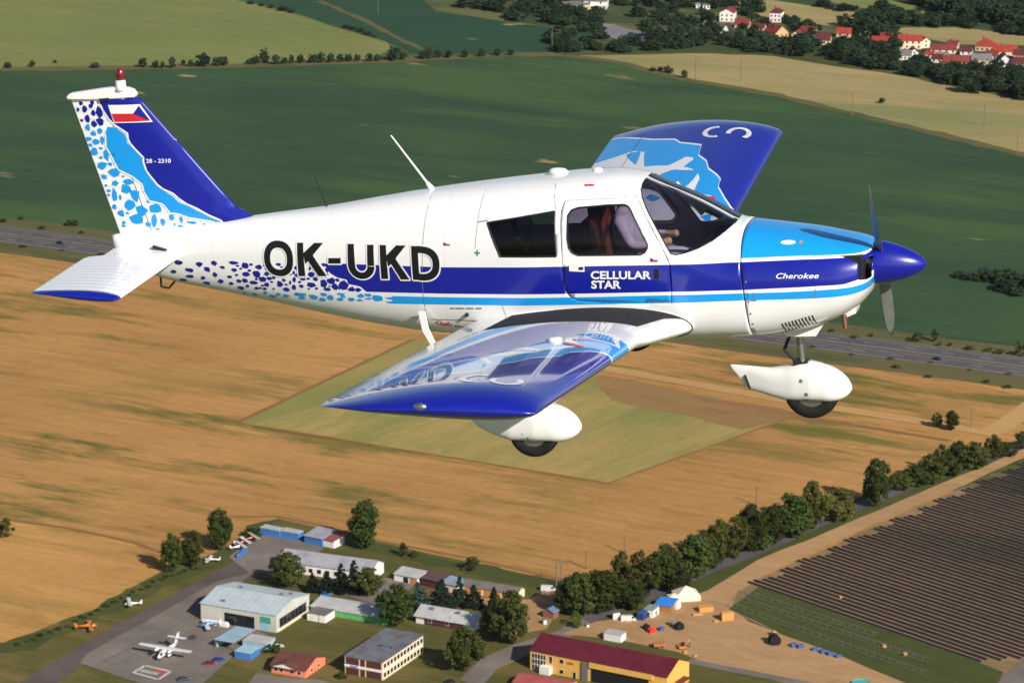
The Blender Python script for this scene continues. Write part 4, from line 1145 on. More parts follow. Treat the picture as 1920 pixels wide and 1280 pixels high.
# ------------------------------------------------------------------ parked aircraft
def lofted(secs, mat, name, parent, n=14):
    return MB().rings([[(x, w * math.cos(a), z + h * math.sin(a)) for a in [6.283 * i / n for i in range(n)]] for x, w, h, z in secs]).build(name, mat, parent, True)
def slab(poly, z0, th, dz=0.0):
    """flat wing: plan outline with thickness; dz = rise at |y| = 1 m"""
    mb = MB()
    n = len(poly)
    vs = [(x, y, z0 + abs(y) * dz) for x, y in poly] + [(x, y, z0 + th + abs(y) * dz) for x, y in poly]
    return mb.add(vs, [(i, (i + 1) % n, n + (i + 1) % n, n + i) for i in range(n)] + [tuple(range(n))[::-1], tuple(range(n, 2 * n))])
def small_plane(px, py, rz, c_body, c_wing, label, high=True, biplane=False, name='parked_aircraft', s=1.0):
    e = empty(name, G(px, py) + Vector((0, 0, .4)), rz, label, 'aircraft')
    e.scale = (s, s, s)
    mb_, mw_ = carpaint('aircraft_paint', c_body), carpaint('aircraft_paint', c_wing)
    lofted([(2.0, .1, .12, 1.0), (1.9, .42, .42, 1.05), (1.0, .55, .58, 1.1), (0, .55, .8, 1.25), (-1.0, .5, .7, 1.25), (-2.5, .3, .38, 1.2), (-5.2, .08, .14, 1.25)], mb_, 'fuselage', e)
    MB().box(-.3, .7, -.56, .56, 1.45, 1.85).build('cabin_window', M_pane, e)
    zw = 1.95 if high else .75
    ch = 1.5
    slab([(.7, -5.0), (.7, 5.0), (.7 - ch, 5.0), (.7 - ch, -5.0)], zw, .14, .02 if high else .09).build('wing', mw_, e)
    if biplane:
        slab([(.5, -4.6), (.5, 4.6), (.5 - ch, 4.6), (.5 - ch, -4.6)], .7, .12, .03).build('lower_wing', mw_, e)
        for y in (-3.2, 3.2):
            MB().tube((.0, y, .8), (.2, y, 2.0), .05, n=6).build('strut', mb_, e)
    slab([(-4.4, -1.6), (-4.4, 1.6), (-5.2, 1.6), (-5.2, -1.6)], 1.3, .08).build('tailplane', mw_, e)
    MB().prism([(-4.2, 1.3), (-5.3, 1.3), (-5.5, 2.6), (-5.0, 2.6)], 'y', -.05, .05).build('fin', mw_, e)
    for x, y in ((.0, -1.1), (.0, 1.1), (1.6, 0)):
        MB().tube((x, y - .08, .2 - .3), (x, y + .08, .2 - .3), .22, n=12).tube((x, y, -.1), (x, y * .5, .7), .05, n=6).build('wheel', M_blackpl, e)
    MB().box(2.0, 2.06, -.08, .08, .1, 1.9).build('propeller', M_steel, e)
    return e
WH = rgb(.75, .75, .74)
small_plane(243, 1138, rad(-168), WH, WH, 'white high-wing aircraft parked on the grass beside the taxiway', s=.82)
small_plane(170, 1180, rad(12), rgb(.62, .17, .015), rgb(.62, .17, .015), 'orange aircraft parked on the grass beside the taxiway', False, False, s=1.0)
small_plane(392, 1054, rad(170), WH, WH, 'white low-wing aircraft parked under the tree clump', False, s=.8)
small_plane(386, 1178, rad(195), rgb(.05, .18, .5), WH, 'white and blue low-wing aircraft parked in front of the hangar', False)
small_plane(452, 1030, rad(30), WH, rgb(.7, .68, .68), 'white aircraft first in the tied down row on the upper apron', True, s=.85)
small_plane(460, 1022, rad(30), rgb(.4, .05, .05), WH, 'red and white aircraft second in the tied down row', True, s=.85)
small_plane(476, 1014, rad(30), rgb(.45, .06, .04), rgb(.6, .55, .5), 'red aircraft last in the tied down row near the blue cabins', True, s=.85)
e = empty('glider_trailer', G(384, 1170), ground_dir((384, 1170), (432, 1178)), 'long white glider trailer parked along the hangar front', 'trailer')
MB().prism([(0, .5), (9.2, .5), (9.2, 1.4), (8.6, 2.0), (.6, 1.9), (0, 1.2)], 'y', -.7, .7).build('body', W_white, e)
for y in (-.8, .65):
    MB().tube((5.2, y, .35), (5.2, y + .15, .35), .35, n=14).build('wheel', M_blackpl, e)
MB().box(9.2, 10.4, -.05, .05, .5, .6).build('drawbar', M_steel, e)
e = empty('glider_trailer', G(447, 1048), ground_dir((447, 1048), (474, 1022)), 'long blue glider trailer beside the tied down aircraft', 'trailer')
MB().prism([(0, .5), (8.2, .5), (8.2, 1.3), (7.6, 1.8), (.6, 1.7), (0, 1.2)], 'y', -.7, .7).build('body', W_blue, e)
for y in (-.8, .65):
    MB().tube((4.6, y, .35), (4.6, y + .15, .35), .35, n=14).build('wheel', M_blackpl, e)

# twin-engined transport aircraft on the apron
e = empty('transport_aircraft', G(312, 1232) + Vector((0, 0, .45)), ground_dir((257, 1222), (367, 1240)) - math.pi / 2, 'white twin engined high-wing transport aircraft parked on the apron', 'aircraft')
mW = carpaint('aircraft_paint', rgb(.78, .78, .78))
lofted([(5.6, .15, .2, 1.4), (5.2, .5, .5, 1.45), (4.2, .85, .9, 1.7), (2.8, .98, 1.08, 1.85), (-2, .98, 1.08, 1.85), (-5, .6, .75, 2.1), (-8.2, .15, .25, 2.5)], mW, 'fuselage', e, 20)
slab([(1.5, -2), (1.3, -9.7), (-.1, -9.7), (-.9, -2), (-.9, 2), (-.1, 9.7), (1.3, 9.7), (1.5, 2)], 2.85, .26, .03).build('wing', mW, e)
for y in (-2.45, 2.45):
    o = lofted([(3.3, .16, .16, 2.75), (3.1, .42, .45, 2.75), (1.6, .5, .55, 2.75), (-.6, .3, .35, 2.85), (-1.6, .08, .1, 2.95)], mW, 'engine_nacelle', e)
    MB().box(3.25, 3.31, y - .1, y + .1, 1.6, 3.9).box(3.25, 3.31, y - 1.15, y + 1.15, 2.66, 2.84).build('propeller', M_steel, e)
    o.location.y = y
MB().prism([(-5.6, 2.7), (-8.2, 2.7), (-9.0, 5.6), (-7.6, 5.6)], 'y', -.1, .1).build('fin', mW, e)
slab([(-6.6, -3.3), (-6.6, 3.3), (-7.9, 3.3), (-7.9, -3.3)], 3.9, .14, .1).build('tailplane', mW, e)
MB().prism([(4.9, 1.9), (4.3, 2.55), (3.6, 2.6), (3.8, 1.95)], 'y', -.8, .8).build('cockpit_glass', M_pane, e)
for k in range(6):
    MB().box(2.0 - k * .8, 2.4 - k * .8, -1.0, 1.0, 1.95, 2.3).build('cabin_window', M_pane, e)
for y in (-1.35, 1.35):
    lofted([(1.4, .1, .1, .75), (.9, .4, .38, .75), (-.8, .38, .36, .8), (-1.8, .1, .1, .9)], mW, 'wheel_fairing', e).location.y = y
    MB().tube((0, y - .14, .0), (0, y + .14, .0), .42, n=16).build('wheel', M_blackpl, e)
MB().tube((4.2, -.1, -.1), (4.2, .1, -.1), .34, n=16).tube((4.2, 0, -.1), (4.2, 0, .9), .08, n=8).build('nose_wheel', M_blackpl, e)

# ------------------------------------------------------------------ poles
def pole(px, py, hpx, label, name='power_pole', arms=1, thick=.16, group=None):
    h = hpx * mpp(py)[1]
    e = empty(name, G(px, py), _tr.uniform(-.3, .3), label, 'pole', group)
    M = flat('weathered_pole', rgb(.16, .13, .11), .9, 0, .2, 1)
    MB().tube((0, 0, -.3), (0, 0, h), thick, thick * .7, 8).build('mast', M, e)
    for k in range(arms):
        z = h - .4 - k * 1.0
        MB().box(-1.1, 1.1, -.08, .08, z, z + .14).build('crossarm', M, e)
    for x in (-1.0, 0, 1.0):
        MB().tube((x, 0, h - .3), (x, 0, h + .05), .07, n=6).build('insulator', M_steel, e)
for x, y, hp, lb in ((1099, 1066, 34, 'power pole in the stubble nearest the avenue trees'), (1171, 1038, 34, 'second power pole in the stubble behind the avenue'), (1043, 1098, 44, 'left post of the double power pole at the field margin'), (1052, 1098, 44, 'right post of the double power pole at the field margin'),
                     (1418, 948, 36, 'power pole above the middle of the avenue'), (1821, 800, 36, 'power pole beside the two lone field trees'), (1389, 154, 42, 'tall power pole in the grain field above the far wing'), (1598, 218, 42, 'power pole on the green field margin'),
                     (1845, 238, 42, 'power pole standing in the grain field'), (1907, 291, 42, 'power pole at the edge of grain and green field'), (1304, 152, 44, 'thin power pole near the small trees of the grain field'), (1035, 98, 46, 'pale power pole at the top corner of the green field'), (709, 26, 34, 'pale power pole in the far green field')):
    pole(x, y, hp, lb, thick=.26)
# ------------------------------------------------------------------ thin summer haze
hz = MB().box(-41000, 41000, -41000, 61000, -1, 404).build('haze', None)
hz['kind'] = 'stuff'
hz.data.materials.clear()
_h = bpy.data.materials.new('haze_air')
_h.use_nodes = True
_n = _h.node_tree
_n.nodes.remove(_n.nodes['Principled BSDF'])
_v = _n.nodes.new('ShaderNodeVolumePrincipled')
_v.inputs['Color'].default_value = (.88, .92, 1.0, 1)
_v.inputs['Density'].default_value = 1.0e-5
_v.inputs['Anisotropy'].default_value = .3
_n.links.new(_v.outputs[0], _n.nodes['Material Output'].inputs['Volume'])
hz.data.materials.append(_h)
# ------------------------------------------------------------------ the low-wing aircraft in flight
ST = [(1.625,.40,.63,.22,2.5,2.4,.5),(1.61,.34,.668,.30,2.55,2.4,.5),(1.585,.291,.694,.351,2.6,2.42,.5),(1.5,.195,.72,.41,2.59,2.5,.5),(1.35,.1,.743,.47,2.57,2.65,.5),
      (1.1,.006,.778,.51,2.54,2.93,.5),(.85,-.046,.798,.529,2.52,3.27,.5),(.64,-.068,.815,.545,2.44,3.55,.5),(.5,-.08,.837,.551,2.3,3.6,.5),(.35,-.095,.908,.558,2.34,3.6,.5),
      (.2,-.111,.98,.565,2.39,3.6,.5),(.05,-.126,1.04,.565,2.43,3.6,.5),(-.1,-.142,1.095,.565,2.47,3.6,.5),(-.2,-.148,1.135,.565,2.5,3.6,.5),(-.3,-.152,1.175,.565,2.5,3.6,.5),
      (-.5,-.16,1.195,.565,2.5,3.6,.5),(-.8,-.173,1.174,.559,2.5,3.6,.5),(-1.1,-.187,1.133,.55,2.49,3.55,.5),(-1.5,-.201,1.075,.51,2.43,3.35,.5),(-2,-.201,.993,.452,2.37,3.1,.51),
      (-2.5,-.169,.895,.388,2.3,2.85,.52),(-3,-.108,.792,.319,2.28,2.6,.52),(-3.5,-.033,.709,.249,2.26,2.5,.53),(-4,.037,.623,.179,2.24,2.4,.54),(-4.4,.095,.557,.123,2.22,2.32,.54),
      (-4.7,.19,.507,.084,2.21,2.26,.55),(-4.88,.33,.475,.05,2.2,2.22,.55),(-4.92,.40,.465,.02,2.2,2.2,.55)][::-1]
WIN_REAR = [(-1.475,.827),(-.905,.949),(-.876,.601),(-1.351,.57)]
WIN_DOOR = [(-.792,.925),(-.766,.965),(-.715,.984),(-.479,1.013),(-.343,1.02),(-.306,1.008),(-.281,.982),(-.128,.73),(-.127,.703),(-.145,.67),(-.182,.648),(-.694,.62),(-.743,.639),(-.77,.675),(-.785,.749)]
SCREEN = [(-.246,1.3),(-.25,1.143),(-.242,1.114),(-.214,1.062),(-.17,.997),(-.095,.894),(-.026,.798),(.054,.679),(.068,.663),(.111,.658),(.18,.674),(.277,.707),(.373,.753),(.451,.804),(.499,.833),(.51,.842),(.51,1.3)]
BAND_T = [(-3.152,.372),(-2.728,.404),(-1.861,.444),(-.86,.518),(-.448,.546),(.079,.578),(.571,.604),(1.1,.637),(1.473,.649),(1.56,.654),(1.625,.67)]
BAND_B = [(-2.973,.149),(-2.552,.178),(-1.836,.222),(-.986,.282),(.06,.356),(.606,.391),(1.249,.441),(1.435,.451),(1.537,.48),(1.6,.505)]
LT_T = [(-2.976,.125),(-2.265,.165),(-1.838,.192),(-1.09,.244),(.06,.328),(.623,.365),(.957,.384),(1.323,.412),(1.487,.423),(1.563,.438),(1.62,.455)]
LT_B = [(-2.988,.048),(-2.013,.114),(-1.093,.179),(.058,.263),(.635,.307),(1.141,.335),(1.382,.350),(1.497,.362),(1.571,.380),(1.62,.395)]
COWL_LOW = [(.5,.627),(.576,.633),(1.095,.662),(1.496,.668),(1.589,.675),(1.625,.69)]
DOOR = [(-.858,.96),(-.852,.858),(-.83,.608),(-.812,.321),(-.775,.269),(-.7,.24),(-.455,.238),(.07,.262),(.072,.365),(.055,.583),(-.017,.726),(-.138,.902),(-.235,1.05),(-.27,1.085),(-.84,1.03)]
XL = [(-2.94,.42),(-2.903,.365),(-2.869,.312),(-2.802,.279),(-2.721,.269),(-2.705,.231),(-2.602,.222),(-2.55,.181),(-2.5,.15)]
SPOT_D=[(-4.27,0.29,0.033,0.017),(-4.33,0.20,0.026,0.014),(-4.17,0.23,0.036,0.014),(-4.26,0.13,0.028,0.014),(-4.18,0.17,0.031,0.015),(-4.08,0.29,0.026,0.017),(-4.01,0.25,0.026,0.019),(-4.06,0.17,0.021,0.019),(-4.03,0.12,0.028,0.014),(-3.94,0.31,0.024,0.017),(-3.94,0.21,0.024,0.017),(-3.89,0.15,0.024,0.015),(-3.86,0.28,0.021,0.015),(-3.76,0.33,0.036,0.012),(-3.75,0.27,0.023,0.015),(-3.80,0.20,0.020,0.014),(-3.80,0.14,0.021,0.012),(-3.65,0.31,0.029,0.021),(-3.65,0.24,0.029,0.019),(-3.72,0.17,0.023,0.015),(-3.65,0.13,0.016,0.012),(-3.52,0.31,0.026,0.021),(-3.55,0.25,0.031,0.024),(-3.49,0.21,0.029,0.022),(-3.58,0.17,0.031,0.014),(-3.45,0.26,0.020,0.017),(-3.46,0.16,0.020,0.017),(-3.39,0.23,0.015,0.010),(-3.34,0.18,0.023,0.024),(-3.24,0.20,0.011,0.014),(-3.20,0.23,0.015,0.022),(-3.21,0.16,0.020,0.017),(-3.20,0.29,0.011,0.012),(-3.40,0.13,0.010,0.007),(-3.34,0.35,0.023,0.010),(-3.31,0.33,0.010,0.009),(-3.12,0.24,0.027,0.009),(-3.14,0.18,0.018,0.014),(-3.04,0.29,0.027,0.019),(-3.05,0.20,0.034,0.024),(-3.00,0.25,0.020,0.017),(-2.93,0.22,0.032,0.031),(-2.90,0.17,0.032,0.012),(-2.86,0.25,0.029,0.024),(-2.83,0.20,0.023,0.021),(-3.05,0.34,0.009,0.014),(-2.92,0.38,0.020,0.014),(-2.89,0.34,0.018,0.017),(-2.75,0.22,0.034,0.031),(-2.79,0.19,0.014,0.009),(-2.68,0.19,0.027,0.019),(-2.62,0.19,0.023,0.014),(-3.00,0.17,0.011,0.009),(-3.07,0.16,0.009,0.007),(-2.88,0.20,0.007,0.007)]
SPOT_L=[(-3.70,0.05,0.010,0.012),(-3.60,0.05,0.033,0.015),(-3.49,0.08,0.013,0.015),(-3.44,0.05,0.028,0.014),(-3.37,0.08,0.020,0.009),(-3.30,0.07,0.028,0.012),(-3.19,0.10,0.020,0.012),(-3.16,0.10,0.050,0.012),(-3.15,0.07,0.027,0.012),(-3.04,0.09,0.034,0.017),(-2.94,0.12,0.029,0.014),(-2.96,0.07,0.029,0.014),(-2.88,0.10,0.029,0.019),(-2.78,0.14,0.041,0.009),(-2.79,0.09,0.032,0.012),(-2.76,0.12,0.018,0.009),(-2.69,0.10,0.029,0.012),(-2.60,0.14,0.027,0.014),(-2.61,0.10,0.027,0.009),(-2.53,0.15,0.032,0.012),(-2.45,0.13,0.034,0.024),(-2.53,0.12,0.023,0.007)]
FSPOT_D=[(-5.13,1.60,0.016,0.017),(-5.10,1.55,0.019,0.023),(-5.16,1.54,0.010,0.013),(-5.04,1.58,0.016,0.017),(-5.02,1.61,0.019,0.017),(-5.02,1.52,0.019,0.020),(-4.96,1.53,0.026,0.040),(-5.08,1.47,0.022,0.027),(-5.13,1.45,0.013,0.013),(-5.02,1.43,0.022,0.023),(-4.96,1.45,0.026,0.034)]
FSPOT_L=[(-5.08,1.39,0.022,0.027),(-5.03,1.34,0.026,0.023),(-4.97,1.37,0.019,0.027),(-5.01,1.27,0.029,0.020),(-4.95,1.29,0.016,0.030),(-5.03,1.18,0.029,0.030),(-4.92,1.17,0.026,0.047),(-4.97,1.07,0.038,0.030),(-4.96,0.97,0.026,0.023),(-4.86,1.01,0.045,0.034),(-4.86,0.92,0.029,0.027),(-4.73,0.94,0.038,0.027),(-4.87,0.81,0.022,0.054),(-4.76,0.87,0.045,0.040),(-4.82,0.80,0.013,0.020),(-4.68,0.83,0.045,0.047),(-4.74,0.74,0.048,0.040),(-4.88,0.71,0.022,0.020),(-4.82,0.66,0.029,0.030),(-4.68,0.61,0.054,0.044),(-4.63,0.69,0.045,0.054),(-4.80,0.58,0.016,0.013),(-4.81,0.55,0.019,0.010),(-4.52,0.62,0.022,0.047),(-4.44,0.61,0.019,0.030),(-4.35,0.65,0.022,0.030),(-4.27,0.64,0.016,0.027),(-4.50,0.72,0.064,0.037),(-4.17,0.62,0.035,0.013),(-4.28,0.58,0.022,0.008),(-4.49,0.54,0.022,0.008),(-4.33,0.59,0.008,0.010),(-4.06,0.61,0.010,0.008)]
FDARK = [(-4.952,1.642),(-4.625,1.689),(-4.481,1.549),(-4.292,1.313),(-4.127,1.101),(-3.888,.854),(-3.768,.737),(-3.682,.698),(-3.619,.68),(-3.886,.622),(-3.911,.648),(-4.022,.69),(-4.121,.741),(-4.208,.774),(-4.281,.82),(-4.33,.861),(-4.417,.894),(-4.466,.929),(-4.525,1.),(-4.561,1.048),(-4.582,1.12),(-4.58,1.157),(-4.652,1.227),(-4.694,1.274),(-4.711,1.31),(-4.714,1.359),(-4.769,1.393),(-4.831,1.428),(-4.879,1.475),(-4.926,1.546),(-4.948,1.594)]
FLIGHT = [(-4.896,1.407),(-4.82,1.404),(-4.734,1.346),(-4.719,1.273),(-4.665,1.227),(-4.593,1.156),(-4.584,1.083),(-4.538,1.),(-4.478,.929),(-4.418,.882),(-4.331,.836),(-4.283,.789),(-4.147,.734),(-4.035,.683),(-3.912,.634),(-3.975,.631),(-4.075,.645),(-4.201,.658),(-4.289,.685),(-4.365,.688),(-4.412,.747),(-4.437,.765),(-4.55,.785),(-4.597,.863),(-4.606,.923),(-4.692,.987),(-4.816,1.038),(-4.851,1.098),(-4.885,1.17),(-4.92,1.23),(-4.919,1.339)]
WING_D = [(-1.7,4.3),(-1.53,4.272),(-1.13,3.99),(-.9,3.908),(-.83,3.80),(-.605,3.70),(-.59,3.56),(-.575,3.43),(-.47,3.28),(-.41,3.09),(-.30,2.95),(-.25,2.86),(-.235,2.68),(-.128,2.46),(-.05,2.336),(.0,2.30),(.3,2.25)]
D7 = math.tan(rad(7))

def pchip(xs, ys, x):
    n = len(xs)
    i = max(0, min(n - 2, next((k for k in range(n - 1) if x <= xs[k + 1]), n - 2)))
    h = [xs[k + 1] - xs[k] for k in range(n - 1)]
    d = [(ys[k + 1] - ys[k]) / h[k] for k in range(n - 1)]
    def sl(k):
        if k == 0: return d[0]
        if k == n - 1: return d[-1]
        if d[k - 1] * d[k] <= 0: return 0.0
        return 2 * d[k - 1] * d[k] / (d[k - 1] + d[k])
    t = (x - xs[i]) / h[i]
    m0, m1 = sl(i) * h[i], sl(i + 1) * h[i]
    return (2*t**3-3*t*t+1)*ys[i] + (t**3-2*t*t+t)*m0 + (-2*t**3+3*t*t)*ys[i+1] + (t**3-t*t)*m1

def sec_ring(x, n=96):
    xs = [s[0] for s in ST]
    zb, zt, h, nu, nl, w = [pchip(xs, [s[k] for s in ST], x) for k in range(1, 7)]
    zw = zb + (zt - zb) * w
    out = []
    for i in range(n):
        a = 2 * math.pi * (i + .5) / n
        c, s = math.cos(a), math.sin(a)
        e = 2 / (nu if s >= 0 else nl)
        out.append((x, h * math.copysign(abs(c) ** e, c), zw + (zt - zw if s >= 0 else zw - zb) * math.copysign(abs(s) ** e, s)))
    return out

def hull(pts):
    pts = sorted(set(pts))
    def half(p):
        o = []
        for q in p:
            while len(o) > 1 and (o[-1][0]-o[-2][0])*(q[1]-o[-2][1])-(o[-1][1]-o[-2][1])*(q[0]-o[-2][0]) <= 0:
                o.pop()
            o.append(q)
        return o
    a, b = half(pts), half(pts[::-1])
    return a[:-1] + b[:-1]

def shrink(poly, d):
    """inset of a convex counter-clockwise polygon"""
    n, out = len(poly), []
    cx, cy = sum(p[0] for p in poly) / n, sum(p[1] for p in poly) / n
    for x, y in poly:
        l = math.hypot(x - cx, y - cy)
        out.append((cx + (x - cx) * (1 - d / l), cy + (y - cy) * (1 - d / l)))
    return out

def inside_convex(p, poly):
    n = len(poly)
    return all((poly[(i+1) % n][0]-poly[i][0])*(p[1]-poly[i][1])-(poly[(i+1) % n][1]-poly[i][1])*(p[0]-poly[i][0]) > 0 for i in range(n))

AX = {'y': (0, 2, 1), 'z': (0, 1, 2)}
def cut(bm, poly, axis='y', sel=lambda c: c.y < 0):
    """score the surface along a convex outline; returns the faces inside it"""
    poly = hull(poly)
    i0, i1, _ = AX[axis]
    lo = [min(p[k] for p in poly) - .12 for k in (0, 1)]
    hi = [max(p[k] for p in poly) + .12 for k in (0, 1)]
    n = len(poly)
    for k in range(n):
        (ax, ay), (bx, by) = poly[k], poly[(k + 1) % n]
        co, no = Vector((0, 0, 0)), Vector((0, 0, 0))
        co[i0], co[i1] = ax, ay
        no[i0], no[i1] = by - ay, -(bx - ax)
        elo = [min(ax, bx) - .06, min(ay, by) - .06]
        ehi = [max(ax, bx) + .06, max(ay, by) + .06]
        fs = []
        for f in bm.faces:
            c = f.calc_center_median()
            if sel(c) and elo[0] < c[i0] < ehi[0] and elo[1] < c[i1] < ehi[1]:
                fs.append(f)
        if not fs:
            continue
        geom = list({v for f in fs for v in f.verts}) + list({e for f in fs for e in f.edges}) + fs
        bmesh.ops.bisect_plane(bm, geom=geom, plane_co=co, plane_no=no.normalized(), dist=1e-5)
    out = []
    for f in bm.faces:
        c = f.calc_center_median()
        if sel(c) and lo[0] < c[i0] < hi[0] and lo[1] < c[i1] < hi[1] and inside_convex((c[i0], c[i1]), poly):
            out.append(f)
    return out

def take(bm, faces):
    """move faces into a bmesh of their own"""
    nb, vm = bmesh.new(), {}
    for f in faces:
        vs = []
        for v in f.verts:
            if v not in vm:
                vm[v] = nb.verts.new(v.co)
            vs.append(vm[v])
        nb.faces.new(vs).smooth = True
    bmesh.ops.delete(bm, geom=faces, context='FACES')
    return nb

# --- paint
def paint(name, col, rough=.28, coat=.8):
    t = NT(name)
    v = t.obj()
    n = t.ramp(t.noise(v, 3.0, 5, .6), .35, .75)
    c = t.mix(n, tuple(k * .965 for k in col[:3]) + (1,), col)
    return t.set(c, rough, 0, .5, coat)
WHITE, NAVY, SKYB = rgb(.80, .81, .82), rgb(.006, .011, .28), rgb(.008, .31, .80)
M_white = paint('white_paint', WHITE)
M_navy = paint('dark_blue_paint', NAVY)
M_sky = paint('light_blue_paint', SKYB)
M_black = paint('black_paint', rgb(.004, .004, .005), .55, .05)
M_red = paint('red_paint', rgb(.55, .02, .03), .4, .3)
M_green = paint('green_paint', rgb(.01, .25, .1), .4, .3)
M_greytxt = paint('grey_print', rgb(.16, .18, .22), .5, .1)
M_rubber = flat('tyre_rubber', rgb(.012, .012, .012), .75, 0, .3, 8)
M_metal = flat('bare_metal', rgb(.45, .46, .47), .3, .9, .15, 6)
M_dark = flat('dark_steel', rgb(.03, .03, .03), .5, .3, .2, 6)
M_copper = flat('exhaust_pipe_metal', rgb(.20, .11, .07), .5, .7, .2, 9)
M_liner = flat('cabin_liner', rgb(.36, .30, .38), .75, 0, .12, 4)
M_trim = flat('cream_trim', rgb(.55, .48, .34), .6, 0, .1, 4)
M_seat = flat('dark_red_leather', rgb(.12, .018, .015), .5, 0, .3, 5)
M_panel = flat('dark_panel', rgb(.010, .013, .022), .7, 0, .2, 5)
M_walk = flat('wing_walk_grit', rgb(.022, .022, .026), .9, 0, .35, 14)
M_blade = flat('propeller_metal', rgb(.20, .22, .21), .4, .4, .2, 5)
_t = NT('window_glass')
_fr = _t.n('Fresnel', inp={'IOR': 1.45}).outputs[0]
_tr = _t.n('BsdfTransparent', inp={'Color': (.50, .45, .52, 1)})
_gl = _t.n('BsdfGlossy', inp={'Color': (1, 1, 1, 1), 'Roughness': .015})
_mx = _t.n('MixShader', inp={0: _fr, 1: _tr.outputs[0], 2: _gl.outputs[0]})
_t.t.links.new(_mx.outputs[0], _t.out.inputs[0])
M_glass = _t.m
_t = NT('windscreen_glass')
_fr = _t.n('Fresnel', inp={'IOR': 1.45}).outputs[0]
_tr = _t.n('BsdfTransparent', inp={'Color': (.74, .77, .82, 1)})
_gl = _t.n('BsdfGlossy', inp={'Color': (1, 1, 1, 1), 'Roughness': .015})
_mx = _t.n('MixShader', inp={0: _fr, 1: _tr.outputs[0], 2: _gl.outputs[0]})
_t.t.links.new(_mx.outputs[0], _t.out.inputs[0])
M_screen = _t.m

def fuselage_paint():
    t = NT('striped_fuselage_paint')
    o = t.obj()
    x, y, z = t.sep(o)
    F = lambda P: t.curve(x, P, -3.3, 1.7, -.3, 1.3)
    gt = lambda a, b: t.math('GREATER_THAN', a, b)
    lt = lambda a, b: t.math('LESS_THAN', a, b)
    mul = lambda *a: a[0] if len(a) == 1 else t.math('MULTIPLY', a[0], mul(*a[1:]))
    xl = t.curve(z, [(p[1], p[0]) for p in XL], -.3, 1.3, -3.3, 1.7)
    band = mul(lt(z, F(BAND_T)), gt(z, F(BAND_B)), gt(x, xl))
    edge = mul(lt(z, F(BAND_T)), gt(z, F(BAND_B)), gt(x, t.math('SUBTRACT', xl, .02)))
    lite = mul(lt(z, F(LT_T)), gt(z, F(LT_B)), gt(x, t.math('ADD', -2.35, t.math('MULTIPLY', .035, t.math('SINE', t.math('MULTIPLY', z, 170))))))
    # light-blue top of the engine cowling, behind its slanted rear seam
    seam = t.math('MULTIPLY_ADD', z, -.135, .695)
    top = mul(gt(z, F(COWL_LOW)), gt(x, seam))
    n = t.ramp(t.noise(o, 2.5, 5, .6), .35, .8)
    # faint oil and exhaust grime on the belly
    dirt = mul(t.ramp(t.noise(t.map(o, scale=(1.2, 4, 7)), 1.6, 5, .65), .45, .8), t.ramp(z, .12, -.2))
    col = t.mix(n, (.775, .785, .80, 1), WHITE)
    # lapped skin panels: hairline joints at the frames and stringers behind the cabin
    fr_ = t.math('ABSOLUTE', t.math('SUBTRACT', t.math('FRACT', t.math('MULTIPLY', x, 1.9)), .5))
    st_ = t.math('ABSOLUTE', t.math('SUBTRACT', z, t.math('MULTIPLY_ADD', x, .045, .72)))
    joint = mul(t.math('MAXIMUM', lt(fr_, .006), lt(st_, .0025)), lt(x, -1.62))
    col = t.mix(t.math('MULTIPLY', joint, .16), col, (.25, .26, .28, 1))
    col = t.mix(t.math('MULTIPLY', dirt, .35), col, (.40, .38, .33, 1))
    col = t.mix(lite, col, SKYB)
    col = t.mix(band, col, NAVY)
    col = t.mix(top, col, SKYB)
    return t.set(col, .26, 0, .5, .85)
M_fus = fuselage_paint()

def wing_paint(corr=False):
    t = NT('wing_paint')
    o = t.obj()
    x, y, z = t.sep(o)
    ya = t.math('ABSOLUTE', y)
    yd = t.curve(x, WING_D, -1.7, .3, 0, 5)
    d = t.math('SUBTRACT', ya, yd)
    vo = t.n('TexVoronoi', feature='DISTANCE_TO_EDGE', inp={'Vector': t.map(o, scale=(2.3, 1.9, 0)), 'Scale': 1.0, 'Randomness': 1.0}).outputs[0]
    w1 = t.math('LESS_THAN', d, 0)
    w2 = t.math('LESS_THAN', d, -.035)
    w3 = t.math('LESS_THAN', d, -.36)
    tt = t.ramp(d, -.36, -1.25)
    thr = t.math('MULTIPLY_ADD', t.math('MULTIPLY', tt, tt), .27, .035)
    cell = t.math('MULTIPLY', t.math('GREATER_THAN', vo, thr), t.math('GREATER_THAN', ya, 1.75))
    n = t.ramp(t.noise(o, 3, 5, .6), .35, .8)
    wh = t.mix(n, (.775, .785, .80, 1), WHITE)
    inner = t.mix(cell, wh, SKYB)
    col = t.mix(w1, NAVY, wh)
    col = t.mix(w2, col, SKYB)
    col = t.mix(w3, col, inner)
    h = t.noise(t.map(o, scale=(.6, 2.2, 1)), 1.6, 2, .5)
    return t.set(col, .26, 0, .5, 1.0, .045, t.bump(h, .35, .016))
M_wing = wing_paint()

def ribbed(name, col, axis, period, strength=.5):
    """sheet metal with pressed stiffening beads"""
    t = NT(name)
    o = t.obj()
    s = t.sep(o)[axis]
    w = t.math('SINE', t.math('MULTIPLY', s, 2 * math.pi / period))
    w = t.math('POWER', t.math('ABSOLUTE', w), 6)
    return t.set(col, .3, 0, .5, .6, .05, t.bump(w, strength, .006))
M_stab = ribbed('beaded_white_sheet', WHITE, 1, .19, .4)
M_rud = ribbed('beaded_rudder_sheet', WHITE, 2, .19, .5)

# --- thing
AC = empty('light_aircraft', (1.3607, 26.5564, CAM_H - 7.1476), 0, 'white and blue low-wing light aircraft flying above the fields', 'aircraft')
AC.rotation_euler = (rad(.863), rad(-1.193), rad(-15.328))

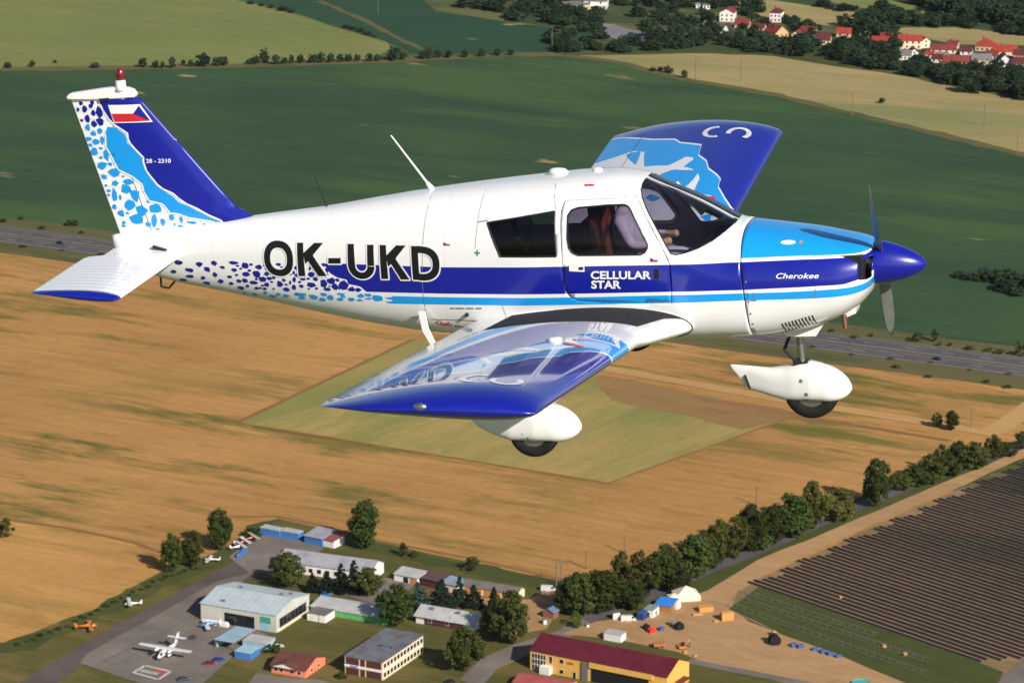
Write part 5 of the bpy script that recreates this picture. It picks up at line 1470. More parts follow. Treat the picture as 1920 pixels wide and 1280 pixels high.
# fuselage shell as one loft, then scored into skin, cowling, door and panes
fb = bmesh.new()
NX = 190
xs_ = [-4.92 + (1.625 + 4.92) * i / NX for i in range(NX)] + [1.595, 1.61, 1.618, 1.625]
xs_ = sorted(set(round(v, 4) for v in xs_))
rows = [[fb.verts.new(p) for p in sec_ring(v)] for v in xs_]
for a, b in zip(rows, rows[1:]):
    for j in range(96):
        k = (j + 1) % 96
        fb.faces.new((a[j], b[j], b[k], a[k]))
fb.faces.new(rows[-1])
fb.faces.new(rows[0][::-1])
bmesh.ops.recalc_face_normals(fb, faces=fb.faces)
for f in fb.faces:
    f.smooth = True
FBVH = BVHTree.FromBMesh(fb)

panes = []
for side in (-1, 1):
    sl = (lambda c: c.y < -.012) if side < 0 else (lambda c: c.y > .012)
    for poly, nm in ((SCREEN, 'windscreen_pane'), (WIN_REAR, 'side_window'), (WIN_DOOR, 'side_window')):
        if nm == 'windscreen_pane':
            for s2 in (-1, 1):      # edges of the centre post
                fs = [f for f in fb.faces if -.35 < f.calc_center_median().x < .6 and abs(f.calc_center_median().y) < .08 and f.calc_center_median().z > .7]
                geom = list({v for f in fs for v in f.verts}) + list({e for f in fs for e in f.edges}) + fs
                bmesh.ops.bisect_plane(fb, geom=geom, plane_co=(0, s2 * .012, 0), plane_no=(0, 1, 0), dist=1e-5)
        fs = cut(fb, poly, 'y', sl)
        panes.append((nm, take(fb, fs), side, poly))
# door on the near side
df = cut(fb, DOOR, 'y', lambda c: c.y < -.1)
ring_in = shrink(hull(DOOR), .006)
door_bm = take(fb, df)
df2 = cut(door_bm, ring_in, 'y', lambda c: True)
door_core = take(door_bm, df2)
door_bm.free()
# cowling
fs = [f for f in fb.faces if .4 < f.calc_center_median().x < .9]
geom = list({v for f in fs for v in f.verts}) + list({e for f in fs for e in f.edges}) + fs
pn = Vector((1, 0, .135)).normalized()
for dd in (0, .008):
    fs = [f for f in fb.faces if .4 < f.calc_center_median().x < .9]
    geom = list({v for f in fs for v in f.verts}) + list({e for f in fs for e in f.edges}) + fs
    bmesh.ops.bisect_plane(fb, geom=geom, plane_co=(.695 + dd, 0, 0), plane_no=pn, dist=1e-5)
P0 = Vector((.695, 0, 0)).dot(pn)
gapf = [f for f in fb.faces if 0 < f.calc_center_median().dot(pn) - P0 < .0079]
cowf = [f for f in fb.faces if f.calc_center_median().dot(pn) - P0 >= .0079]
cow_bm = take(fb, cowf)
bmesh.ops.delete(fb, geom=[f for f in fb.faces if 0 < f.calc_center_median().dot(pn) - P0 < .0079], context='FACES')
# cooling air intakes beside the spinner
for sl in (lambda c: c.y < -.16, lambda c: c.y > .16):
    fs = cut(cow_bm, [(1.54, .475), (1.54, .625), (1.66, .64), (1.66, .46)], 'y', sl)
    take(cow_bm, fs).free()

def shell(name, bm, mats, parent, thick=.022):
    o = bmobj(name, bm, mats, parent, True)
    md = o.modifiers.new('thickness', 'SOLIDIFY')
    md.thickness = thick
    md.offset = -1
    md.material_offset = 1
    md.material_offset_rim = 0
    return o
FUS = shell('fuselage', fb, [M_fus, M_liner], AC)
COWL = shell('engine_cowling', cow_bm, [M_fus, M_dark], AC, .012)
DOORO = shell('cabin_door', door_core, [M_fus, M_liner], AC)
for nm, bm, side, poly in panes:
    par = DOORO if (poly is WIN_DOOR and side < 0) else FUS
    o = bmobj(nm, bm, M_screen if nm == 'windscreen_pane' else M_glass, par, True)

MB().box(1.15, 1.56, -.36, .36, .40, .66).build('engine_bay', M_dark, COWL)

# window surrounds: a dark rubber seal along each opening
def surf_pt(x, z, side, off=.0):
    r = FBVH.ray_cast(Vector((x, side * 2, z)), Vector((0, -side, 0)))
    return (r[0] + r[1] * off) if r[0] is not None else None
def seal(poly, side, parent, name='window_seal', r=.007, mat=None, closed=True, step=.04):
    pts = []
    n = len(poly)
    for i in range(n if closed else n - 1):
        a, b = poly[i], poly[(i + 1) % n]
        m = max(1, int(math.hypot(b[0]-a[0], b[1]-a[1]) / step))
        for k in range(m):
            p = surf_pt(a[0]+(b[0]-a[0])*k/m, a[1]+(b[1]-a[1])*k/m, side, .001)
            if p is not None:
                pts.append(p)
    mb = MB()
    for a, b in zip(pts, pts[1:] + ([pts[0]] if closed else [])):
        if (a - b).length > 1e-4:
            mb.tube(a, b, r, n=5)
    return mb.build(name, mat or M_dark, parent)
for side in (-1, 1):
    seal(hull(WIN_REAR), side, FUS)
    seal(hull(WIN_DOOR), side, DOORO if side < 0 else FUS)
    seal([p for p in SCREEN if p[1] < 1.12], side, FUS, closed=False, r=.005)

# ------------------------------------------------------------------ decals laid on a surface
def decal(name, polys, side, mat, parent, bvh=None, axis='y', off=.003, step=.05, tri=None):
    bm = bmesh.new()
    if tri:
        vs = [bm.verts.new((p[0], p[1], 0)) for p in tri[0]]
        for f in tri[1]:
            try:
                bm.faces.new([vs[i] for i in f])
            except ValueError:
                pass
    else:
        for poly in polys:
            vs = [bm.verts.new((p[0], p[1], 0)) for p in poly]
            for t in tessellate_polygon([[Vector((p[0], p[1], 0)) for p in poly]]):
                bm.faces.new([vs[i] for i in t])
    for k in (0, 1):
        lo, hi = min(v.co[k] for v in bm.verts), max(v.co[k] for v in bm.verts)
        c = math.ceil(lo / step) * step
        while c < hi:
            co, no = [0, 0, 0], [0, 0, 0]
            co[k], no[k] = c, 1
            bmesh.ops.bisect_plane(bm, geom=bm.verts[:] + bm.edges[:] + bm.faces[:], plane_co=co, plane_no=no, dist=1e-6)
            c += step
    b = bvh or FBVH
    bad = []
    for v in bm.verts:
        if axis == 'y':
            r = b.ray_cast(Vector((v.co.x, side * 3, v.co.y)), Vector((0, -side, 0)))
        else:
            r = b.ray_cast(Vector((v.co.x, v.co.y, 3)), Vector((0, 0, -1)))
        if r[0] is None:
            bad.append(v)
        else:
            nrm = r[1]
            if (axis == 'y' and nrm.y * side < 0) or (axis == 'z' and nrm.z < 0):
                nrm = -nrm
            v.co = r[0] + nrm * off
    if bad:
        bmesh.ops.delete(bm, geom=bad, context='VERTS')
    bmesh.ops.recalc_face_normals(bm, faces=bm.faces)
    return bmobj(name, bm, mat, parent, True)

def text_tri(s, x0, z0, height, width=None, bold=0.0, mirror=False, shear=0.0, slope=0.0):
    cu = bpy.data.curves.new('lettering', 'FONT')
    cu.body = s
    cu.offset = bold
    cu.resolution_u = 3
    cu.shear = shear
    o = bpy.data.objects.new('lettering', cu)
    COL.objects.link(o)
    dg = bpy.context.evaluated_depsgraph_get()
    me = o.evaluated_get(dg).to_mesh()
    P = [tuple(v.co[:2]) for v in me.vertices]
    F = [tuple(p.vertices) for p in me.polygons]
    bpy.data.objects.remove(o)
    bpy.data.curves.remove(cu)
    lx, hx = min(p[0] for p in P), max(p[0] for p in P)
    lz, hz = min(p[1] for p in P), max(p[1] for p in P)
    sz = height / (hz - lz)
    sx = (width / (hx - lx)) if width else sz
    w = (hx - lx) * sx
    out = []
    for p in P:
        u = (p[0] - lx) * sx
        u2 = w - u if mirror else u
        out.append((x0 + u2, z0 + (p[1] - lz) * sz + u2 * slope))
    return out, F

def stroke(pts, w, closed=False):
    """flat ribbon polygons along a polyline"""
    out = []
    n = len(pts)
    for i in range(n if closed else n - 1):
        a, b = Vector(pts[i]), Vector(pts[(i + 1) % n])
        d = (b - a)
        if d.length < 1e-6:
            continue
        d.normalize()
        q = Vector((-d.y, d.x)) * w / 2
        e = d * w * .25
        out.append([tuple(a - q - e), tuple(b - q + e), tuple(b + q + e), tuple(a + q - e)])
    return out

def blob(rnd, x, z, w, h):
    n = rnd.choice((5, 6, 6, 7))
    a0 = rnd.random() * 6.28
    return [(x + w * math.cos(a0 + 6.283 * i / n) * rnd.uniform(.68, 1.32), z + h * math.sin(a0 + 6.283 * i / n) * rnd.uniform(.68, 1.32)) for i in range(n)]

# registration letters: outline first, black on top
def ring(cx, cz, rx, rz, t, n=28, a0=0, a1=360, pw=2.3):
    o = []
    def pt(k, r1, r2):
        a = rad(a0 + (a1 - a0) * k / n)
        c, s = math.cos(a), math.sin(a)
        return (cx + r1 * math.copysign(abs(c) ** (2 / pw), c), cz + r2 * math.copysign(abs(s) ** (2 / pw), s))
    for k in range(n):
        o.append([pt(k, rx, rz), pt(k + 1, rx, rz), pt(k + 1, rx - t, rz - t), pt(k, rx - t, rz - t)])
    return o
def regmark(g):
    """polygons of the registration, g = how far they grow outwards"""
    L = {}
    L['O'] = ring(-3.333, .398, .134 + g, .148 + g, .056 + 2 * g)
    K1 = [(-3.163,.543),(-3.108,.547),(-3.106,.462),(-3.008,.553),(-2.925,.56),(-3.019,.452),(-2.896,.287),(-2.971,.28),(-3.061,.401),(-3.088,.375),(-3.093,.27),(-3.155,.265)]
    K2 = [(-2.412,.585),(-2.356,.587),(-2.355,.501),(-2.265,.593),(-2.18,.598),(-2.271,.485),(-2.149,.319),(-2.225,.313),(-2.309,.438),(-2.335,.413),(-2.339,.309),(-2.401,.304)]
    def K(p):
        a = [p[0], p[1], p[10], p[11]]                       # stem
        b = [p[2], p[3], p[4], p[5], p[8], p[9]]             # arm
        c = [p[5], p[6], p[7], p[8]]                         # leg
        return [a, b, c]
    def D():
        o = [[(-2.131, .599), (-2.072, .601), (-2.060, .322), (-2.118, .320)]]
        m = 16
        pts = []
        for k in range(m + 1):
            a = rad(90 - 180 * k / m)
            pts.append((math.cos(a), math.sin(a)))
        def P(c, s, r, rz, q):
            return (-2.045 + r * abs(c) ** (2 / 2.4) + .002 * s, .4615 + rz * math.copysign(abs(s) ** (2 / 2.4), s) if s else .4615)
        for k in range(m):
            c0, s0 = pts[k]; c1, s1 = pts[k + 1]
            o.append([P(c0, s0, .165 + g, .142 + g, 0), P(c1, s1, .165 + g, .142 + g, 0), P(c1, s1, .105 - g, .086 - g, 0), P(c0, s0, .105 - g, .086 - g, 0)])
        o.append([(-2.08, .603 + g), (-2.044, .6035 + g), (-2.044, .5475 - g), (-2.08, .547 - g)])
        o.append([(-2.065, .3195 - g), (-2.044, .3195 - g), (-2.044, .3755 + g), (-2.065, .3755 + g)])
        return o
    def U():
        o = [[(-2.702, .57), (-2.646, .574), (-2.634, .40), (-2.698, .40)], [(-2.525, .577), (-2.468, .582), (-2.462, .41), (-2.522, .405)]]
        m = 14
        for k in range(m):
            a0, a1 = math.pi * (1 + k / m), math.pi * (1 + (k + 1) / m)
            f = lambda a, r, rz: (-2.579 + r * math.cos(a), .402 + rz * math.sin(a))
            o.append([f(a0, .119 + g, .113 + g), f(a1, .119 + g, .113 + g), f(a1, .057 - g, .058 - g), f(a0, .057 - g, .058 - g)])
        return o
    L['K'], L['U'], L['K.'], L['D'] = K(K1), U(), K(K2), D()
    L['-'] = [[(-2.876,.441),(-2.764,.45),(-2.765,.404),(-2.877,.395)]]
    if g:
        for k in ('K', 'K.', '-'):
            L[k] = L[k] + [q for p in L[k] for q in stroke(p, 2 * g, True)]
        L['U'] += [q for p in L['U'][:2] for q in stroke(p, 2 * g, True)]
        L['D'] += [q for p in L['D'][:1] for q in stroke(p, 2 * g, True)]
    return L
rnd = random.Random(11)
def fill(rng, spots, n, x0, x1, zf, r0, r1):
    out = []
    for _ in range(n * 40):
        if len(out) >= n:
            break
        x = rng.uniform(x0, x1)
        z0, z1 = zf(x)
        z, r = rng.uniform(z0, z1), rng.uniform(r0, r1)
        if all(math.hypot((x - s[0]) / (s[2] * 1.3 + r), (z - s[1]) / (s[3] * 1.3 + r)) > 1.12 for s in spots + out):
            out.append((x, z, r * 1.2, r * .8))
    return out
FILL_D = fill(rnd, SPOT_D, 46, -3.75, -2.72, lambda x: (.10 + (x + 3.75) * .07, .335 + (x + 3.75) * .05), .010, .022)
FILL_F = fill(rnd, FSPOT_L + FSPOT_D, 26, -5.12, -4.55, lambda x: (max(.53, 1.35 - (x + 5.12) * 2.0 - .35), max(.62, 1.55 - (x + 5.12) * 2.2)) if False else ((.55 if x > -4.84 else .55 + (-4.84 - x) * 3.05), (.8 if x > -4.7 else min(1.4, .95 + (-4.7 - x) * 1.6))), .012, .022)
for side in (-1, 1):
    out, blk = regmark(.012), regmark(0)
    decal('registration_outline', [p for k in out for p in out[k]], side, M_white, FUS, off=.0045)
    for k in blk:
        decal('registration_letter', blk[k], side, M_black, FUS, off=.0065)
    tag(decal('dark_blue_spots', [blob(rnd, s[0], s[1], s[2] * 1.25, s[3] * 1.2) for s in SPOT_D + FILL_D], side, M_navy, FUS), kind='stuff')
    tag(decal('light_blue_spots', [blob(rnd, s[0], s[1], s[2] * 1.2, s[3] * 1.3) for s in SPOT_L], side, M_sky, FUS), kind='stuff')
decal('door_lettering', None, -1, M_white, DOORO, tri=text_tri('CELLULAR', -.591, .430, .068, .496, .03, slope=.045), off=.004)
decal('door_lettering', None, -1, M_white, DOORO, tri=text_tri('STAR', -.588, .351, .068, .245, .03, slope=.045), off=.004)
decal('cowling_lettering', None, -1, M_white, COWL, tri=text_tri('Cherokee', .905, .492, .042, .335, .012, shear=.25, slope=.03), off=.004)
decal('small_print', [q for x0, x1 in ((-1.80, -1.77), (-1.755, -1.68), (-1.66, -1.60), (-1.575, -1.53)) for q in stroke([(x0, .100 + (x0 + 1.8) * .08), (x1, .100 + (x1 + 1.8) * .08)], .011)], -1, M_greytxt, FUS, off=.004)
decal('maker_lettering', None, -1, M_red, FUS, tri=text_tri('Clasfic', -1.955, -.068, .042, .15, .03, shear=.2, slope=-.05), off=.005)
decal('small_print', stroke([(-1.79, -.066), (-1.74, -.067)], .016) + stroke([(-1.725, -.070), (-1.67, -.071)], .016), -1, M_greytxt, FUS, off=.005)
def little_flag(x, z, w, h, parent, slope=.045):
    q = lambda u, v: (x + u * w, z + v * h + u * w * slope)
    decal('flag_white', [[q(0, .5), q(1, .5), q(1, 1), q(0, 1)]], -1, M_white, parent, off=.003)
    decal('flag_red', [[q(0, 0), q(1, 0), q(1, .5), q(0, .5)]], -1, M_red, parent, off=.004)
    decal('flag_blue', [[q(0, 0), q(.5, .5), q(0, 1)]], -1, M_navy, parent, off=.005)
little_flag(-.10, .595, .058, .032, FUS)
little_flag(-1.845, .624, .055, .026, FUS)
decal('first_aid_cross', [[(-1.576, .579), (-1.526, .581), (-1.526, .593), (-1.576, .591)], [(-1.557, .561), (-1.545, .561), (-1.545, .611), (-1.557, .611)]], -1, M_green, FUS)
decal('door_vent', [[(-.072, .455), (-.034, .457), (-.036, .538), (-.072, .536)]], -1, M_panel, FUS, off=.004)
# panel seams, fasteners
def seamline(pts, name='panel_seam', w=.006, mat=None, parent=None, side=-1):
    decal(name, stroke(pts, w), side, mat or M_greytxt, parent or FUS, off=.002)
seamline([(-2.02, .96), (-2.04, .3), (-2.02, -.12)], w=.004)
seamline([(-1.55, 1.04), (-1.57, .62)], w=.004)
seamline([(-1.98, -.02), (-1.66, .0), (-1.32, .015)], w=.006)
seamline([(-1.35, .17), (-1.31, .03)], w=.004)
seamline([(-1.56, .826), (-1.475, .842)], w=.008)
seamline([(-.95, 1.12), (-.90, .96)], w=.004)
for zz in (.46, .30, .2, .11, .04):
    sx = .695 - .135 * zz + .035
    decal('fastener', [[(sx + .009 * math.cos(k), zz + .009 * math.sin(k)) for k in (0, 1, 2, 3, 4, 5)]], -1, M_greytxt, COWL, off=.003)
for sx, sz in ((.73, .345), (1.215, .385)):
    decal('latch', stroke([(sx - .025, sz - .035), (sx + .02, sz - .035)], .008) + stroke([(sx, sz - .03), (sx, sz + .03)], .006), -1, M_greytxt, COWL, off=.003)
for k in range(10):
    lx = .945 + k * .0265
    lz = .115 + (lx - .945) * .32
    decal('cooling_louvre', stroke([(lx, lz), (lx + .018, lz - .085)], .011), -1, M_dark, COWL, off=.003)
# door handle, roof fittings, aerials, step, tie-down
hp = surf_pt(-.705, .513, -1)
mb = MB().box(hp.x - .062, hp.x + .062, hp.y - .012, hp.y + .01, hp.z - .024, hp.z + .024)
h = mb.build('door_handle', M_white, DOORO)
MB().box(hp.x + .022, hp.x + .055, hp.y - .020, hp.y - .0125, hp.z - .004, hp.z + .016).build('lock', M_dark, h)
def dome(x, r, hgt, name, mat):
    p = FBVH.ray_cast(Vector((x, 0, 3)), Vector((0, 0, -1)))[0]
    rings = [[(p.x + 1.7 * rr * math.cos(a), rr * math.sin(a), p.z - .01 + zz) for a in [6.283 * i / 16 for i in range(16)]] for rr, zz in ((r, 0), (r * .96, hgt * .6), (r * .7, hgt * .95), (r * .3, hgt * 1.05))]
    MB().rings(rings).build(name, mat, FUS, True)
dome(-.99, .05, .055, 'roof_vent', M_white)
dome(-.66, .025, .035, 'roof_vent', M_white)
decal('roof_mark', [[(-.70, 1.125), (-.62, 1.13), (-.62, 1.14), (-.70, 1.135)]], -1, M_red, FUS)
mb = MB().tube((-2.07, 0, .975), (-2.11, 0, 1.03), .03, .016).tube((-2.11, 0, 1.03), (-2.408, 0, 1.416), .0105, .006)
mb.build('whip_antenna', M_white, FUS)
mb = MB().tube((-2.985, 0, .78), (-3.005, 0, .84), .012, .009).tube((-3.005, 0, .84), (-3.092, 0, 1.084), .009, .006)
mb.build('whip_antenna', M_dark, FUS)
MB().prism([(-2.075, .06), (-2.02, .06), (-1.995, -.08), (-1.915, -.255), (-1.955, -.26), (-2.045, -.10)], 'y', -.475, -.452).box(-1.975, -1.90, -.53, -.42, -.272, -.254).build('boarding_step', M_white, FUS)
mb = MB()
tp = [(-4.36, 0, .10), (-4.43, 0, .02), (-4.50, 0, .03), (-4.50, 0, .12)]
for a, b in zip(tp, tp[1:]):
    mb.tube(a, b, .010, n=6)
mb.build('tie_down_ring', M_dark, FUS)
mb = MB().tube((-1.66, -.47, .055), (-1.66, -.50, .055), .018, .012)
mb.build('fuel_drain', M_dark, FUS)
# nose: chin fairing, scoop, exhaust stub, oil door
MB().prism([(.90, -.05), (.935, -.075), (1.165, -.06), (1.235, .055), (1.10, .09)], 'y', -.19, .19).build('chin_fairing', M_white, COWL)
MB().prism([(1.36, .10), (1.38, .075), (1.47, .118), (1.475, .165), (1.44, .19)], 'y', -.09, .09).build('air_scoop', M_white, COWL)
MB().tube((1.385, -.16, .12), (1.40, -.17, .015), .022).build('exhaust_pipe', M_copper, COWL)
op = surf_pt(1.02, .735, -1)
decal('oil_filler_door', [[(.965 + .06 * math.cos(a), .738 + .012 * math.sin(a)) for a in [6.283 * i / 14 for i in range(14)]]], -1, M_white, COWL, off=.003)
decal('filler_mark', [[(1.05, .732), (1.075, .733), (1.075, .746), (1.05, .745)]], -1, paint('orange_mark', rgb(.7, .25, .05)), COWL, off=.003)

# spinner and the two blades, standing still
rings = []
for k in range(19):
    s = k / 18 * .995
    r = .178 * (1 - s ** 1.6) ** .62
    rings.append([(1.612 + s * .412, r * math.cos(a), .527 + r * math.sin(a)) for a in [6.283185 * i / 32 for i in range(32)]])
SPIN = MB().rings(rings).build('spinner', M_navy, AC, True)
MB().tube((1.52, 0, .527), (1.612, 0, .527), .12, .15, 20).build('propeller_hub', M_metal, SPIN)
for sgn in (1, -1):
    ph = rad(38)
    d = Vector((0, math.sin(ph), -math.cos(ph))) * sgn
    side_v = Vector((1, 0, 0)).cross(d).normalized()
    R_ = []
    for k in range(12):
        s = k / 11
        r = .10 + s * .865
        ch = (.075 + .06 * math.sin(min(1, s * 1.5) * math.pi / 2)) * (1 if s < .85 else max(.25, 1 - (s - .85) * 4.2))
        tw = rad(52 - 36 * s)
        u = side_v * math.cos(tw) + Vector((1, 0, 0)) * math.sin(tw)
        w = d.cross(u)
        c0 = Vector((1.655, 0, .527)) + d * r
        th = .018 * (1 - .7 * s)
        R_.append([c0 + u * (ch * .5 * math.cos(a)) + w * (th * .5 * math.sin(a) + .1 * th) for a in [6.283185 * i / 12 for i in range(12)]])
    bl = MB().rings(R_).build('propeller_blade', M_blade, AC, True)

# wings
def airfoil(n=26):
    """(c, z/chord) from trailing edge over the top to the nose and back below"""
    P = []
    for k in range(n + 1):
        c = .5 * (1 + math.cos(math.pi * k / n))
        t = .75 * (.2969 * math.sqrt(c) - .126 * c - .3516 * c * c + .2843 * c ** 3 - .1036 * c ** 4)
        cam_ = .02 * 4 * c * (1 - c)
        P.append((c, cam_ + t, cam_ - t))
    return [(c, u) for c, u, l in P] + [(c, l) for c, u, l in P[::-1][1:-1]]
FOIL = airfoil()
TIP = [(0, 4.48), (.03, 4.54), (.15, 4.585), (.4, 4.64), (.6, 4.65), (.75, 4.62), (.87, 4.53), (1.0, 4.40)]
def tip_y(c):
    for (a, u), (b, v) in zip(TIP, TIP[1:]):
        if c <= b:
            return u + (v - u) * (c - a) / (b - a)
    return TIP[-1][1]
def wing_pt(c, z, y, ts=1.0):
    le = 0.0 if y > 1.35 else .24 * ((1.35 - y) / .79) ** .85 if y > .56 else .24
    ch = 1.6 + le
    x = le - c * ch
    return (x, y, y * D7 - .035 * 1.6 * c * 1.0 + z * 1.6 * ts + (.0 if c > .5 else 0))
def make_wing(s):
    bm = bmesh.new()
    R_ = []
    ys = [.40, .5, .56, .65, .75, .85, .95, 1.05, 1.15, 1.25, 1.35] + [1.35 + 2.85 * k / 22 for k in range(1, 23)]
    for y in ys:
        R_.append([bm.verts.new((lambda p: (p[0], s * p[1], p[2]))(wing_pt(c, z, y))) for c, z in FOIL])
    for k in range(1, 11):
        a = math.pi / 2 * k / 10
        row = []
        for c, z in FOIL:
            y = 4.2 + (tip_y(c) - 4.2) * math.sin(a)
            cam_ = .02 * 4 * c * (1 - c)
            p = wing_pt(c, cam_ + (z - cam_) * max(.02, math.cos(a)), y)
            row.append(bm.verts.new((p[0], s * p[1], p[2] - .012 * math.sin(a))))
        R_.append(row)
    n = len(FOIL)
    for a, b in zip(R_, R_[1:]):
        for j in range(n):
            k = (j + 1) % n
            bm.faces.new((a[j], a[k], b[k], b[j]))
    bm.faces.new(R_[0])
    bm.faces.new(R_[-1])
    bmesh.ops.recalc_face_normals(bm, faces=bm.faces)
    bv = BVHTree.FromBMesh(bm)
    parts = []
    for nm, y0, y1 in (('flap', .75, 2.15), ('aileron', 2.2, 4.2)):
        c0 = -1.6 * .79
        fs = cut(bm, [(c0, s * y0), (c0, s * y1), (-1.8, s * y1), (-1.8, s * y0)] if True else None, 'z', lambda c: True)
        b2 = take(bm, fs)
        g = .005
        f2 = cut(b2, [(c0 - g, s * (y0 + g)), (c0 - g, s * (y1 - g)), (-1.8, s * (y1 - g)), (-1.8, s * (y0 + g))], 'z', lambda c: True)
        core = take(b2, f2)
        b2.free()
        parts.append((nm, core))
    W = bmobj('wing', bm, M_wing, AC, True)
    for nm, b in parts:
        bmobj(nm, b, M_wing, W, True)
    return W, bv
for s in (-1, 1):
    W, wb = make_wing(s)
    # letters near the tip, two open rings
    def arc(cx, cy, r, a0, a1, n=12):
        return [(cx + r * math.cos(rad(a0 + (a1 - a0) * k / n)) * .9, s * (cy + 1.25 * r * math.sin(rad(a0 + (a1 - a0) * k / n)))) for k in range(n + 1)]
    decal('wing_lettering', stroke(arc(-.33, 4.03, .105, -40, 190), .045), 1, M_white, W, wb, 'z', .004, .06)
    decal('wing_lettering', stroke(arc(-.55, 4.03, .105, 90, 290), .045), 1, M_white, W, wb, 'z', .004, .06)
    if s < 0:
        wk = [(.165, -.57), (.05, -.74), (-.064, -1.19), (-.435, -1.30), (-.63, -1.34), (-1.0, -1.38), (-1.255, -1.40), (-1.255, -.56), (-.6, -.56)]
        decal('wing_walk', [wk], 1, M_walk, W, wb, 'z', .004, .06)
    fc = wb.ray_cast(Vector((-.44, s * 2.28, 3)), Vector((0, 0, -1)))[0]
    MB().rings([[(fc.x + r * math.cos(a), fc.y + r * math.sin(a), fc.z + z) for a in [6.283 * i / 16 for i in range(16)]] for r, z in ((.058, -.005), (.055, .018), (.04, .028))]).build('fuel_cap', M_white, W, True)
    decal('fuel_mark', [[(-.36, s * 2.30), (-.20, s * 2.34), (-.20, s * 2.42), (-.36, s * 2.38)]], 1, M_red, W, wb, 'z', .004)
    # navigation light at the tip
    nl = Vector((-.78, s * 4.625, 4.62 * D7 + .012))
    MB().rings([[(nl.x + dx, nl.y + r * math.cos(a) * .7, nl.z + r * math.sin(a)) for a in [6.283 * i / 12 for i in range(12)]] for dx, r in ((-.06, .008), (-.04, .028), (0, .034), (.03, .024), (.045, .006))]).build('navigation_light', M_metal, W, True)
    # rubber seal round the wing root
    mb = MB()
    pr = []
    for c, z in FOIL:
        if c < .62:
            p = wing_pt(c, z, .575)
            pr.append(Vector((p[0], s * p[1], p[2])))
    for a, b in zip(pr, pr[1:]):
        if (a - b).length < .2:
            mb.tube(a, b, .009, n=5)
    mb.build('wing_root_seal', M_dark, W)

# fin, rudder, cap, beacon
def lerp_tab(T, z):
    for (a, u), (b, v) in zip(T, T[1:]):
        if z <= b:
            return u + (v - u) * (z - a) / (b - a)
    return T[-1][1]
F_LE = [(.40, -3.25), (.62, -3.50), (.69, -3.653), (.76, -3.79), (1.70, -4.640)]
F_TE = [(.40, -4.82), (.486, -4.85), (1.70, -5.245)]
zs_ = [.40, .5, .56, .62, .66, .69, .72, .76] + [.76 + (1.665 - .76) * k / 18 for k in range(1, 19)]
def fin_paint():
    t = NT('fin_paint')
    o = t.obj()
    x, y, z = t.sep(o)
    le = t.curve(z, F_LE, .3, 1.8, -5, -3)
    k = t.math('MULTIPLY', t.math('GREATER_THAN', x, t.math('SUBTRACT', le, .13)), t.math('LESS_THAN', z, 1.672))
    w = t.math('POWER', t.math('ABSOLUTE', t.math('SINE', t.math('MULTIPLY', z, 2 * math.pi / .19))), 6)
    return t.set(t.mix(k, WHITE, NAVY), .3, 0, .5, .6, .05, t.bump(t.math('MULTIPLY', w, t.math('SUBTRACT', 1, k)), .5, .006))
M_finp = fin_paint()
vb = bmesh.new()
SYM = []
for k in range(25):
    c = .5 * (1 - math.cos(math.pi * k / 24))
    SYM.append((c, 5 * .09 * (.2969 * math.sqrt(c) - .126 * c - .3516 * c * c + .2843 * c ** 3 - .1036 * c ** 4)))
R_ = []
for z in zs_:
    le, te = lerp_tab(F_LE, z), lerp_tab(F_TE, z)
    ch = min(le - te, 1.25)
    R_.append([vb.verts.new((le - c * (le - te), -t * ch, z + (-.02 * 0))) for c, t in SYM] + [vb.verts.new((le - c * (le - te), t * ch, z)) for c, t in SYM[::-1][1:-1]])
n = len(R_[0])
for a, b in zip(R_, R_[1:]):
    for j in range(n):
        k = (j + 1) % n
        vb.faces.new((a[j], a[k], b[k], b[j]))
vb.faces.new(R_[0]); vb.faces.new(R_[-1])
bmesh.ops.recalc_face_normals(vb, faces=vb.faces)
VBVH = BVHTree.FromBMesh(vb)
hn = Vector((1.147, 0, .378)).normalized()
H0 = Vector((-4.541, 0, .508))
for dd in (0, -.007):
    bmesh.ops.bisect_plane(vb, geom=vb.verts[:] + vb.edges[:] + vb.faces[:], plane_co=H0 + hn * dd, plane_no=hn, dist=1e-5)
rudf = [f for f in vb.faces if (f.calc_center_median() - H0).dot(hn) < -.0069]
rud_bm = take(vb, rudf)
bmesh.ops.delete(vb, geom=[f for f in vb.faces if (f.calc_center_median() - H0).dot(hn) < 0], context='FACES')
FIN = bmobj('fin', vb, M_finp, AC, True)
RUD = bmobj('rudder', rud_bm, M_rud, FIN, True)
